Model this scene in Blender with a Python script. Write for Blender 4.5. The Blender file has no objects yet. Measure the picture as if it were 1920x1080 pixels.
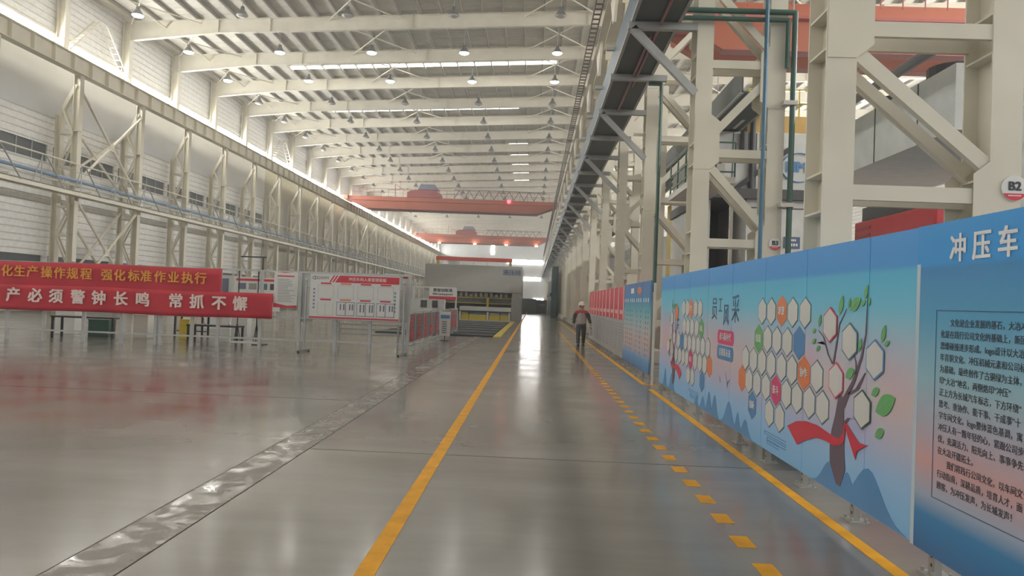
import bpy, math, random
from mathutils import Vector, Matrix
random.seed(7)
C = bpy.context.scene.collection
SC = bpy.context.scene
R = math.radians
# ------------------------------------------------------------------ camera, world, exposure
def unit(v): v = Vector(v); v.normalize(); return v
F, VPX, VPY, TH, EYE = 1400.0, 1000.0, 567.0, 0.038, 1.75
yc = unit(((VPX-960)/F, -(VPY-540)/F, -1))                 # hall axis in camera space
uc = Vector((math.sin(TH), math.cos(TH), 0)); uc = unit(uc - uc.dot(yc)*yc)
xc = yc.cross(uc)
M3 = Matrix((xc, yc, uc))                                  # world = M3 @ camera
cam = bpy.data.cameras.new('camera'); cam.sensor_width = 36; cam.lens = F*36/1920
cam.clip_start = 0.1; cam.clip_end = 600
co = bpy.data.objects.new('camera', cam); C.objects.link(co)
co.matrix_world = Matrix.Translation((0, 0, EYE)) @ M3.to_4x4()
SC.camera = co
W = bpy.data.worlds.new('sky'); SC.world = W; W.use_nodes = True
W.node_tree.nodes['Background'].inputs[0].default_value = (1.0, 0.985, 0.95, 1)
W.node_tree.nodes['Background'].inputs[1].default_value = 1.0
SC.view_settings.view_transform = 'Standard'; SC.view_settings.look = 'None'
SC.view_settings.gamma = 1; SC.view_settings.use_curve_mapping = False
SC.view_settings.exposure = -0.24
SC.cycles.max_bounces = 8; SC.cycles.diffuse_bounces = 6; SC.cycles.glossy_bounces = 4
SC.cycles.sample_clamp_indirect = 6; SC.cycles.caustics_reflective = False; SC.cycles.caustics_refractive = False
SC.cycles.use_denoising = True
CLERESTORY, SKYLIGHT, LAMP, HAZE = 48.0, 9.0, 60.0, .0026              # daylight through the glazing, lamp discs
def area(name, loc, sx, sy, power, rot=(0, 0, 0), col=(1, .97, .92)):
    l = bpy.data.lights.new(name, 'AREA'); l.shape = 'RECTANGLE'; l.size = sx; l.size_y = sy
    l.energy = power; l.color = col
    o = bpy.data.objects.new(name, l); C.objects.link(o); o.location = loc; o.rotation_euler = rot
    return o
# ------------------------------------------------------------------ materials
def mat(name, col, rough=.5, metal=0, noise=.06, scale=3.0, emit=0, spec=None):
    m = bpy.data.materials.new(name); m.use_nodes = True; n = m.node_tree.nodes; L = m.node_tree.links
    b = n['Principled BSDF']; b.inputs['Roughness'].default_value = rough; b.inputs['Metallic'].default_value = metal
    b.inputs['Base Color'].default_value = (*col, 1)
    if spec is not None: b.inputs['Specular IOR Level'].default_value = spec
    if emit:
        b.inputs['Emission Color'].default_value = (*col, 1); b.inputs['Emission Strength'].default_value = emit
    elif noise:
        t = n.new('ShaderNodeTexCoord'); x = n.new('ShaderNodeTexNoise'); x.inputs['Scale'].default_value = scale
        x.inputs['Detail'].default_value = 4
        r = n.new('ShaderNodeValToRGB'); r.color_ramp.elements[0].position = .3; r.color_ramp.elements[1].position = .7
        r.color_ramp.elements[0].color = (*[c*(1-noise*1.5) for c in col], 1)
        r.color_ramp.elements[1].color = (*[min(1, c*(1+noise)) for c in col], 1)
        L.new(t.outputs['Object'], x.inputs['Vector']); L.new(x.outputs['Fac'], r.inputs['Fac'])
        L.new(r.outputs['Color'], b.inputs['Base Color'])
    return m
def ribbed(name, col, rough, axis, pitch, depth):           # profiled sheet: bump along one world axis
    m = mat(name, col, rough); n = m.node_tree.nodes; L = m.node_tree.links
    g = n.new('ShaderNodeNewGeometry'); s = n.new('ShaderNodeSeparateXYZ'); L.new(g.outputs['Position'], s.inputs[0])
    a = n.new('ShaderNodeMath'); a.operation = 'MULTIPLY'; a.inputs[1].default_value = 1/pitch
    fr = n.new('ShaderNodeMath'); fr.operation = 'FRACT'
    rp = n.new('ShaderNodeValToRGB'); e = rp.color_ramp.elements
    e[0].position = 0; e[0].color = (0, 0, 0, 1); e[1].position = .16; e[1].color = (1, 1, 1, 1)
    k = e.new(.84); k.color = (1, 1, 1, 1); k = e.new(1); k.color = (0, 0, 0, 1)
    bp = n.new('ShaderNodeBump'); bp.inputs['Strength'].default_value = 1; bp.inputs['Distance'].default_value = depth
    L.new(s.outputs[axis], a.inputs[0]); L.new(a.outputs[0], fr.inputs[0]); L.new(fr.outputs[0], rp.inputs[0])
    L.new(rp.outputs[0], bp.inputs['Height']); L.new(bp.outputs[0], n['Principled BSDF'].inputs['Normal'])
    return m
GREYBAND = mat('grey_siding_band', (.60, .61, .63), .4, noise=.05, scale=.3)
def floor_mat():
    m = bpy.data.materials.new('polished_concrete'); m.use_nodes = True; n = m.node_tree.nodes; L = m.node_tree.links
    b = n['Principled BSDF']; g = n.new('ShaderNodeNewGeometry')
    mp = n.new('ShaderNodeMapping'); mp.inputs['Scale'].default_value = (.12, .55, 1); L.new(g.outputs['Position'], mp.inputs[0])
    x = n.new('ShaderNodeTexNoise'); x.inputs['Scale'].default_value = 1; x.inputs['Detail'].default_value = 7; x.inputs['Roughness'].default_value = .62
    L.new(mp.outputs[0], x.inputs['Vector'])
    r = n.new('ShaderNodeValToRGB'); e = r.color_ramp.elements
    e[0].position = .3; e[0].color = (.165, .152, .139, 1); e[1].position = .72; e[1].color = (.265, .247, .229, 1)
    L.new(x.outputs['Fac'], r.inputs['Fac']); L.new(r.outputs[0], b.inputs['Base Color'])
    y = n.new('ShaderNodeTexNoise'); y.inputs['Scale'].default_value = .9; y.inputs['Detail'].default_value = 5
    L.new(g.outputs['Position'], y.inputs['Vector'])
    q = n.new('ShaderNodeMapRange'); q.inputs[1].default_value = .3; q.inputs[2].default_value = .7
    q.inputs[3].default_value = .11; q.inputs[4].default_value = .24
    L.new(y.outputs['Fac'], q.inputs[0]); L.new(q.outputs[0], b.inputs['Roughness'])
    z = n.new('ShaderNodeTexNoise'); z.inputs['Scale'].default_value = 1.6; z.inputs['Detail'].default_value = 3
    L.new(mp.outputs[0], z.inputs['Vector'])
    bp = n.new('ShaderNodeBump'); bp.inputs['Strength'].default_value = .12; bp.inputs['Distance'].default_value = .02
    L.new(z.outputs['Fac'], bp.inputs['Height']); L.new(bp.outputs[0], b.inputs['Normal'])
    b.inputs['Specular IOR Level'].default_value = .62
    return m
def strip_mat():                                            # troweled in-fill strip: waxed in patches, so it shines unevenly
    m = mat('filled_strip', (.225, .21, .193), .1, noise=.1, scale=2.0); n = m.node_tree.nodes; L = m.node_tree.links
    g = n.new('ShaderNodeNewGeometry'); y = n.new('ShaderNodeTexNoise'); y.inputs['Scale'].default_value = 3.2; y.inputs['Detail'].default_value = 7
    y.inputs['Distortion'].default_value = 1.2; L.new(g.outputs['Position'], y.inputs['Vector'])
    q = n.new('ShaderNodeMapRange'); q.inputs[1].default_value = .42; q.inputs[2].default_value = .6; q.inputs[3].default_value = .04; q.inputs[4].default_value = .45
    L.new(y.outputs['Fac'], q.inputs[0]); L.new(q.outputs[0], n['Principled BSDF'].inputs['Roughness'])
    bp = n.new('ShaderNodeBump'); bp.inputs['Strength'].default_value = .5; bp.inputs['Distance'].default_value = .012
    L.new(y.outputs['Fac'], bp.inputs['Height']); L.new(bp.outputs[0], n['Principled BSDF'].inputs['Normal'])
    n['Principled BSDF'].inputs['Specular IOR Level'].default_value = .8
    return m
def print_mat(name, stops, pastel):                          # printed board: vertical gradient of the print, pastel clouds
    m = bpy.data.materials.new(name); m.use_nodes = True; n = m.node_tree.nodes; L = m.node_tree.links
    b = n['Principled BSDF']; b.inputs['Roughness'].default_value = .45
    g = n.new('ShaderNodeTexCoord'); s = n.new('ShaderNodeSeparateXYZ'); L.new(g.outputs['Object'], s.inputs[0])
    d = n.new('ShaderNodeMath'); d.operation = 'DIVIDE'; d.inputs[1].default_value = 2.4; L.new(s.outputs[2], d.inputs[0])
    r = n.new('ShaderNodeValToRGB'); e = r.color_ramp.elements
    e[0].position = stops[0][0]/2.4; e[0].color = (*stops[0][1], 1); e[1].position = stops[-1][0]/2.4; e[1].color = (*stops[-1][1], 1)
    for z, c in stops[1:-1]: k = e.new(z/2.4); k.color = (*c, 1)
    L.new(d.outputs[0], r.inputs['Fac'])
    src = r.outputs[0]
    if pastel:
        gp = n.new('ShaderNodeNewGeometry'); x = n.new('ShaderNodeTexNoise'); x.inputs['Scale'].default_value = .75; x.inputs['Detail'].default_value = 1
        L.new(gp.outputs['Position'], x.inputs['Vector'])
        pr = n.new('ShaderNodeValToRGB'); pe = pr.color_ramp.elements
        pe[0].position = .35; pe[0].color = (.80, .50, .47, 1); pe[1].position = .7; pe[1].color = (.52, .50, .74, 1)
        k = pe.new(.5); k.color = (.74, .64, .54, 1)
        L.new(x.outputs['Fac'], pr.inputs['Fac'])
        zr = n.new('ShaderNodeValToRGB'); ze = zr.color_ramp.elements        # pastel only in the middle of the height
        ze[0].position = .55/2.4; ze[0].color = (0, 0, 0, 1); ze[1].position = 1.8/2.4; ze[1].color = (0, 0, 0, 1)
        k = ze.new(1.1/2.4); k.color = (pastel, pastel, pastel, 1)
        L.new(d.outputs[0], zr.inputs['Fac'])
        mx = n.new('ShaderNodeMixRGB'); L.new(zr.outputs[0], mx.inputs[0]); L.new(src, mx.inputs[1]); L.new(pr.outputs[0], mx.inputs[2])
        src = mx.outputs[0]
    L.new(src, b.inputs['Base Color'])
    return m
CREAM = mat('cream_paint', (.69, .65, .54), .45, noise=.05, scale=1.2)
GREYCREAM = mat('grey_cream_paint', (.60, .58, .52), .45, noise=.08, scale=1.2)
WALLM = ribbed('white_siding', (.76, .75, .72), .5, 2, .42, .05)
WALLE = ribbed('end_siding', (.62, .63, .62), .5, 0, .5, .05)
ROOFM = ribbed('roof_lining', (.68, .66, .58), .7, 1, 1.15, .04)
PURL = mat('purlin_steel', (.30, .275, .235), .5)
FLOORM = floor_mat(); STRIPM = strip_mat()
JOINT = mat('joint_filler', (.05, .047, .043), .6)
YEL = mat('yellow_floor_paint', (.80, .38, .02), .5, noise=.12, scale=5, spec=.2)
YEL2 = mat('yellow_paint', (.62, .50, .05), .5)
GLASSL = mat('daylit_glazing', (1, .99, .96), emit=CLERESTORY)
SKYL = mat('daylit_skylight', (1, .98, .9), emit=SKYLIGHT)
DARKGL = mat('dark_window_glass', (.10, .11, .12), .15)
LAMPON = mat('lamp_disc_lit', (1, .97, .9), emit=LAMP)
LAMPOFF = mat('lamp_disc_unlit', (.35, .34, .32), .3)
LAMPBODY = mat('lamp_housing', (.18, .18, .17), .4, .3)
ORANGE = mat('crane_orange', (.40, .10, .042), .45, noise=.08, scale=.5)
ORANGED = mat('crane_dark_red', (.33, .07, .06), .5)
BLUEGREY = mat('motor_blue_grey', (.16, .17, .24), .5)
REDL = mat('red_signal', (1, .05, .08), emit=9)
TRAY = mat('tray_dark', (.055, .068, .066), .5)
TRAYB = mat('tray_blue', (.10, .15, .20), .4)
GALV = mat('galvanised', (.42, .43, .42), .4, .2)
ALU = mat('aluminium', (.50, .51, .50), .35, .3)
STEEL = mat('stainless', (.45, .46, .45), .28, .6)
BLACK = mat('black_steel', (.03, .03, .035), .45)
DGREY = mat('dark_grey', (.07, .072, .075), .5); PLATE = mat('plate_slate', (.05, .056, .066), .8, spec=.1)
MGREY = mat('mid_grey', (.30, .30, .29), .5)
LGREY = mat('light_grey_panel', (.62,.64,.62), .4)
PRESSG = mat('press_grey', (.36, .355, .33), .5, noise=.03)
WHITEP = mat('white_print', (.72, .72, .70), .4, noise=.02)
REDP = mat('red_print', (.62, .04, .07), .45, noise=.04)
REDM = mat('red_machine', (.50, .035, .045), .4)
CLOTH = mat('red_banner_cloth', (.52, .03, .05), .6, noise=.1, scale=1.5)
GOLD = mat('gold_letter', (.78, .36, .06), .5)
PINKW = mat('white_letter', (.85, .70, .66), .5)
WHITE = mat('white_letter_pure', (.85, .87, .88), .5)
INK = mat('dark_ink', (.04, .045, .06), .5)
INKB = mat('dark_blue_ink', (.07, .12, .22), .5)
GREENP = mat('green_pipe_paint', (.035, .10, .075), .4)
BLUEPI = mat('blue_pipe_paint', (.06, .17, .27), .4)
BLUEC = mat('blue_catwalk_pipe', (.18, .27, .40), .4)
PINK = mat('pink_print', (.70, .07, .20), .45)
ORNP = mat('orange_print', (.78, .24, .10), .45)
BLUP = mat('blue_print', (.09, .26, .52), .45)
GRNP = mat('green_print', (.14, .44, .15), .45)
HILL = mat('hill_blue_print', (.10, .29, .58), .45, noise=.1, scale=1)
TRUNK = mat('trunk_print', (.14, .10, .14), .45)
TEALP = mat('teal_line_print', (.09, .21, .27), .45)
LILAC = mat('grey_lilac_print', (.44, .43, .46), .45)
MURAL = print_mat('mural_print', [(.15, (.22, .52, .88)), (.5, (.34, .58, .88)), (.85, (.50, .52, .78)), (1.3, (.50, .52, .76)), (1.7, (.23, .60, .80)), (2.0, (.12, .54, .80)), (2.09, (.10, .50, .78)), (2.13, (.06, .33, .76)), (2.38, (.06, .33, .78))], .75)
TITLEM = print_mat('title_print', [(.15, (.03, .14, .36)), (.42, (.05, .24, .50)), (.55, (.40, .48, .62)), (.78, (.68, .40, .40)), (1.0, (.50, .45, .54)), (1.35, (.32, .54, .64)), (1.75, (.10, .38, .62)), (2.08, (.05, .27, .58)), (2.12, (.03, .32, .76)), (2.38, (.03, .32, .76))], 0)
BLUEBOARD = print_mat('blue_board_print', [(.15, (.05, .16, .42)), (.45, (.12, .34, .62)), (.6, (.50, .46, .54)), (.9, (.62, .46, .44)), (1.2, (.44, .56, .60)), (1.6, (.12, .50, .60)), (1.95, (.06, .24, .50)), (2.38, (.05, .18, .46))], .3)
# ------------------------------------------------------------------ mesh helpers
class MB:
    def __init__(s): s.v = []; s.f = []
    def add(s, vs, fs):
        k = len(s.v); s.v += [tuple(v) for v in vs]; s.f += [tuple(i+k for i in f) for f in fs]; return s
    def box(s, x0, x1, y0, y1, z0, z1):
        return s.add([(x0,y0,z0),(x1,y0,z0),(x1,y1,z0),(x0,y1,z0),(x0,y0,z1),(x1,y0,z1),(x1,y1,z1),(x0,y1,z1)],
                     [(3,2,1,0),(4,5,6,7),(0,1,5,4),(1,2,6,5),(2,3,7,6),(3,0,4,7)])
    def bar(s, p, q, w, h, up=(0,0,1)):
        p, q = Vector(p), Vector(q); d = unit(q-p); u = Vector(up)
        u = u - d*u.dot(d)
        if u.length < 1e-4: u = Vector((0,1,0)); u = u - d*u.dot(d)
        u.normalize(); a = d.cross(u)*w/2; b = u*h/2
        return s.add([p-a-b, p+a-b, p+a+b, p-a+b, q-a-b, q+a-b, q+a+b, q-a+b],
                     [(0,3,2,1),(4,5,6,7),(0,1,5,4),(1,2,6,5),(2,3,7,6),(3,0,4,7)])
    def hbeam(s, p, q, w, h, t, n):                          # flanges face n
        p, q = Vector(p), Vector(q); n = unit(n); o = n*(h/2-t/2)
        s.bar(p+o, q+o, w, t, n); s.bar(p-o, q-o, w, t, n); return s.bar(p, q, t, h-2*t, n)
    def tube(s, p, q, r, n=8, r2=None):
        p, q = Vector(p), Vector(q); d = unit(q-p); u = d.orthogonal().normalized(); w = d.cross(u); r2 = r if r2 is None else r2
        a = [math.tau*i/n for i in range(n)]
        return s.add([p+(u*math.cos(t)+w*math.sin(t))*r for t in a]+[q+(u*math.cos(t)+w*math.sin(t))*r2 for t in a],
                     [(i,(i+1)%n,(i+1)%n+n,i+n) for i in range(n)]+[tuple(range(n))[::-1], tuple(range(n,2*n))])
    def pipe(s, pts, r, n=8):
        for a, b in zip(pts, pts[1:]): s.tube(a, b, r, n)
        for a in pts[1:-1]: s.ball(a, r, n)
        return s
    def ball(s, c, r, n=8, sz=1.0):
        m = n//2
        vs = [(c[0]+r*math.sin(math.pi*j/m)*math.cos(math.tau*i/n), c[1]+r*math.sin(math.pi*j/m)*math.sin(math.tau*i/n), c[2]+r*sz*math.cos(math.pi*j/m)) for j in range(m+1) for i in range(n)]
        return s.add(vs, [(j*n+i, j*n+(i+1)%n, (j+1)*n+(i+1)%n, (j+1)*n+i) for j in range(m) for i in range(n)])
    def lathe(s, c, prof, n=16):                             # prof: (r, z)
        k = len(prof)
        return s.add([(c[0]+r*math.cos(math.tau*i/n), c[1]+r*math.sin(math.tau*i/n), c[2]+z) for r, z in prof for i in range(n)],
                     [(j*n+i, j*n+(i+1)%n, (j+1)*n+(i+1)%n, (j+1)*n+i) for j in range(k-1) for i in range(n)])
    def prism(s, pts, ext):
        e = Vector(ext); n = len(pts); pts = [Vector(p) for p in pts]
        return s.add(pts+[p+e for p in pts], [tuple(range(n)), tuple(range(n,2*n))[::-1]]+[(i,(i+1)%n,(i+1)%n+n,i+n) for i in range(n)])
    def build(s, name, m, parent=None, smooth=False, bevel=0):
        off = Vector((0,0,0)); p = parent
        while p is not None: off = off + p.location; p = p.parent
        me = bpy.data.meshes.new(name); me.from_pydata([tuple(Vector(v)-off) for v in s.v], [], s.f); me.materials.append(m); me.update()
        if smooth: me.polygons.foreach_set('use_smooth', [True]*len(me.polygons))
        o = bpy.data.objects.new(name, me); C.objects.link(o); o.parent = parent
        if bevel:
            b = o.modifiers.new('edge', 'BEVEL'); b.width = bevel; b.segments = 2; b.limit_method = 'ANGLE'
        return o
def BOX(*a): return MB().box(*a)
def tag(o, label=None, cat=None, group=None, kind=None):
    if label: o['label'] = label
    if cat: o['category'] = cat
    if group: o['group'] = group
    if kind: o['kind'] = kind
    return o
def thing(name, loc, label, cat, group=None):
    o = bpy.data.objects.new(name, None); C.objects.link(o); o.location = loc; o.empty_display_size = .2
    return tag(o, label, cat, group)
def struct(name, mb, m, **k): return tag(mb.build(name, m, **k), kind='structure')
KIDS = {}
def copy_thing(r, loc, label, group=None):
    def cp(o, par):
        c = o.copy(); C.objects.link(c); c.parent = par
        for ch in list(o.children): cp(ch, c)
        return c
    n = cp(r, None); n.location = loc; n['label'] = label
    if group: n['group'] = group
    return n
def text(body, loc, size, m, parent, rot, name='lettering', ax='CENTER', ay='CENTER', fat=0, sx=1, space=1, ext=.0015):
    cu = bpy.data.curves.new(name, 'FONT'); cu.body = body; cu.size = size; cu.align_x = ax; cu.align_y = ay
    cu.space_character = space; cu.extrude = ext; cu.resolution_u = 3; cu.materials.append(m)
    o = bpy.data.objects.new(name, cu); C.objects.link(o)
    off = Vector((0,0,0)); p = parent
    while p is not None: off = off + p.location; p = p.parent
    o.location = Vector(loc)-off; o.rotation_euler = rot; o.scale = (sx, 1, 1); o.parent = parent; o['fat'] = fat
    return o
ROT_S = (R(90), 0, 0)                                        # faces the camera (-Y)
ROT_W = (R(90), 0, R(-90))                                   # faces the aisle (-X)
ROT_E = (R(90), 0, R(90))
NTH = 'first second third fourth fifth sixth seventh eighth ninth tenth eleventh twelfth thirteenth fourteenth fifteenth sixteenth seventeenth eighteenth nineteenth twentieth'.split()
# ------------------------------------------------------------------ hall shell
def haze():
    m = bpy.data.materials.new('haze'); m.use_nodes = True; n = m.node_tree.nodes; n.remove(n['Principled BSDF'])
    v = n.new('ShaderNodeVolumeScatter'); v.inputs['Density'].default_value = HAZE; v.inputs['Anisotropy'].default_value = .2
    v.inputs['Color'].default_value = (.97, .97, .97, 1)
    m.node_tree.links.new(v.outputs[0], n['Material Output'].inputs['Volume'])
    o = MB().box(-32, 40, -20, 243, -.6, 28).build('haze', m); o.visible_shadow = True
    return tag(o, 'thin bright haze filling the whole hall', 'haze', kind='stuff')
if HAZE: haze()
BAY, Y0 = 7.4, 8.9
def gy(k): return Y0+BAY*k
YB, YE, XL, XR = -16.0, 240.0, -30.7, 38.0  # unseen near end is left open so sky light fills the hall
def roofz(x): return 20.1+(x+30)*.05                         # underside of the rafters
struct('floor', BOX(XL, XR, YB, YE, -.3, 0), FLOORM)
def slab(x0, x1, y0, y1, dz, t): 
    return MB().add([(x0,y0,roofz(x0)+dz),(x1,y0,roofz(x1)+dz),(x1,y1,roofz(x1)+dz),(x0,y1,roofz(x0)+dz),(x0,y0,roofz(x0)+dz+t),(x1,y0,roofz(x1)+dz+t),(x1,y1,roofz(x1)+dz+t),(x0,y1,roofz(x0)+dz+t)],
                    [(3,2,1,0),(4,5,6,7),(0,1,5,4),(1,2,6,5),(2,3,7,6),(3,0,4,7)])
ceil = struct('ceiling', slab(XL, XR, YB, YE, 1.25, .15), ROOFM)
for i in range(46):                                          # roof purlins run the length of the hall
    x = -29.6+i*1.48
    tag(MB().bar((x, YB, roofz(x)+1.12), (x, YE, roofz(x)+1.12), .09, .26).build('purlin', PURL, ceil), kind='structure')
struct('wall_left', MB().box(XL-.3, XL, YB, YE, 0, 2.6).box(XL-.3, XL, YB, YE, 3.5, 9.35).box(XL-.3, XL, YB, YE, 10.4, 16.0).box(XL-.3, XL, YB, YE, 17.4, 21.5), WALLM)
for k in range(-3, 32): tag(MB().box(XL-.3, XL, max(YB, gy(k)-.26), gy(k)+.26, 2.6, 3.5).box(XL-.3, XL, max(YB, gy(k)-.26), gy(k)+.26, 9.35, 10.4).box(XL-.3, XL, max(YB, gy(k)-.26), gy(k)+.26, 16, 17.4).build('wall_pier', WALLM), kind='structure')
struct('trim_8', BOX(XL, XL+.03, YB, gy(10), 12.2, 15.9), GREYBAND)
struct('trim_10', BOX(XL, XL+.04, gy(10), YE, 0, 15.9), mat('beige_siding', (.40, .38, .31), .5, noise=.08, scale=.4))
struct('wall_right', MB().box(XR, XR+.3, YB, YE, 0, 16).box(XR, XR+.3, YB, YE, 18.2, 25), WALLM)
struct('wall_end', MB().box(XL, XR, YE, YE+.3, 0, 26), WALLE)
nw = [0]
def window(mb, m):
    nw[0] += 1; return struct('window_%d' % nw[0], mb, m)
for k in range(-3, 31):
    y = gy(k)
    window(BOX(XL-.2, XL-.12, y+.26, y+BAY-.26, 16.0, 17.4), GLASSL)
    w = window(BOX(XL-.2, XL-.1, y+.25, y+BAY-.25, 9.35, 10.4), DARKGL)
    for j in range(1, 5): tag(BOX(XL-.1, XL-.04, y+.25+j*1.38-.03, y+.25+j*1.38+.03, 9.35, 10.4).build('mullion', GALV, w), kind='structure')
    window(BOX(XL-.2, XL-.1, y+.25, y+BAY-.25, 2.6, 3.5), DARKGL)
struct('trim_1', MB().box(XL, XL+.09, YB, YE, 17.38, 17.5).box(XL, XL+.09, YB, YE, 15.9, 16.02), CREAM)
window(BOX(XR+.1, XR+.2, YB, YE, 16, 18.2), GLASSL)  # unseen glazing strip, added to bring more light into the right bay
window(BOX(-8.8, 2.6, YE-.1, YE-.02, 13.9, 15.2), GLASSL)
window(BOX(-4.2, 2.0, YE-.1, YE-.02, 8.7, 9.7), GLASSL)
window(BOX(-14.2, -13.2, YE-.1, YE-.02, 16.7, 19.6), GLASSL)
window(BOX(0, 3.2, YE-.1, YE-.02, 2.0, 3.0), GLASSL)
window(BOX(-12, -9, YE-.1, YE-.02, 4.0, 4.6), GLASSL)
def skylight(x0, x1, y0, y1): window(slab(x0, x1, y0, y1, 1.19, .05), SKYL)
skylight(-22.4, 1.2, 64.9, 65.6); skylight(-22.6, -2.4, 79.9, 80.5)
for y in (34.6, 19.6, 4.6): skylight(-22.4, 1.2, y, y+1.2); skylight(10, 34, y, y+1.4)  # unseen skylights above the frame, added to brighten the near part of both bays
for y in (98.5, 106, 113.4, 120.8, 128): skylight(-4, -1.5, y, y+.2)
for y in (61.5, 76, 97): skylight(22, 33, y, y+1.0)
skylight(20.0, 21.2, 84, 96); skylight(8, 16, 110, 111.2); skylight(8, 16, 128, 129.2)
# rafters with tie rods
def rafter(k):
    y = gy(k); mb = MB()
    def seg(x0, x1, d0, d1):
        for z0, z1 in ((lambda x, d: roofz(x)+1.0-d, lambda x, d: roofz(x)+1.0-d+.03), (lambda x, d: roofz(x)+.97, lambda x, d: roofz(x)+1.0)):
            vs = [(x0,y-.16,z0(x0,d0)),(x1,y-.16,z0(x1,d1)),(x1,y+.16,z0(x1,d1)),(x0,y+.16,z0(x0,d0)),(x0,y-.16,z1(x0,d0)),(x1,y-.16,z1(x1,d1)),(x1,y+.16,z1(x1,d1)),(x0,y+.16,z1(x0,d0))]
            mb.add(vs, [(3,2,1,0),(4,5,6,7),(0,1,5,4),(1,2,6,5),(2,3,7,6),(3,0,4,7)])
        mb.prism([(x0,y-.01,roofz(x0)+1.0-d0),(x1,y-.01,roofz(x1)+1.0-d1),(x1,y-.01,roofz(x1)+1.0),(x0,y-.01,roofz(x0)+1.0)], (0,.02,0))
    seg(-30.4, -23.6, 1.45, 1.0); seg(-23.6, 3.2, 1.0, 1.0); seg(3.2, 5.5, 1.0, 1.4); seg(5.5, 37.9, 1.2, 1.0)
    for x in (-23.6, -19.8, -9.5, 3.2, 12, 24): mb.box(x-.02, x+.02, y-.16, y+.16, roofz(x)+.0, roofz(x)+1.0)
    rb = struct('roof_beam', mb, CREAM)
    return rb
for k in range(-2, 31): rafter(k)
def tie(k):                                                  # crossed wind bracing under the roof sheets of one bay
    mb = MB(); y0, y1 = gy(k), gy(k+1)
    for x in (-27.5, -13, 1.2, 16):
        mb.tube((x-2.6, y0, roofz(x-2.6)+.75), (x+2.6, y1, roofz(x+2.6)+.75), .05, 6); mb.tube((x+2.6, y0, roofz(x+2.6)+.75), (x-2.6, y1, roofz(x-2.6)+.75), .05, 6)
    mb.tube((-27.5, y0, roofz(-28)+.5), (-27.5, y1, roofz(-28)+.5), .06, 6)
    struct('roof_brace', mb, CREAM)
for k in range(4, 20): tie(k)
# crane runway beams
def runway(x, name):
    mb = MB().hbeam((x, YB, 15.45), (x, YE, 15.45), .55, 1.05, .05, (0,0,1)).box(x-.05, x+.05, YB, YE, 15.98, 16.1)
    for i in range(-10, 125): mb.box(x-.25, x+.25, i*1.85+.5, i*1.85+.53, 14.98, 15.93)
    return struct(name, mb, CREAM)
runway(-29.0, 'runway_beam'); runway(3.4, 'runway_beam')
mb = MB().box(2.75, 3.12, YB, YE, 15.0, 15.05)
for k in range(1, 31): mb.prism([(2.9, gy(k)-1.1, 15.0), (2.9, gy(k)+1.6, 15.0), (2.9, gy(k)+.3, 13.6), (2.9, gy(k), 13.6)], (.12, 0, 0))
struct('runway_ledge', mb, CREAM)
mb = MB().bar((2.62, YB, 15.2), (2.62, YE, 15.2), .05, .1).bar((2.28, YB, 15.2), (2.28, YE, 15.2), .05, .1)
for i in range(330): mb.box(2.28, 2.62, 20+i*.6, 20+i*.6+.07, 15.16, 15.22)
tag(mb.build('cable_ladder', mat('ladder_brown', (.16, .12, .10), .5)), 'brown ladder-like cable rack along the edge of the right crane runway', 'cable rack')
# upper wall pillars, left
for k in range(2, 31):
    y = gy(k)
    struct('pillar', MB().hbeam((-30.25, y, 16.0), (-30.25, y, roofz(-30.2)+.9), .5, .55, .04, (1,0,0)).box(-30.5, -29.98, y-.27, y-.23, 16.0, 17.2), CREAM)
def laced_brace(k):                                          # inverted V of ladder-like braces in the clerestory
    y0, y1 = gy(k), gy(k+1); ym = (y0+y1)/2; mb = MB(); x = -30.1
    for ya, sgn in ((y0+.2, 1), (y1-.2, -1)):
        for dx in (-.22, .22): mb.bar((x+dx, ya, 16.6), (x+dx, ym-sgn*.3, 19.6), .06, .09)
        for i in range(9):
            t = (i+.5)/9; mb.bar((x-.22, ya+(ym-sgn*.3-ya)*t, 16.6+3*t), (x+.22, ya+(ym-sgn*.3-ya)*t, 16.6+3*t), .05, .05)
    return mb.build('laced_brace', CREAM)
for k, l in ((5, 'nearest ladder-like inverted V brace across the left clerestory'), (10, 'middle ladder-like inverted V brace across the left clerestory'), (15, 'small far ladder-like inverted V brace across the left clerestory')):
    tag(laced_brace(k), l, 'brace')
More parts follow.
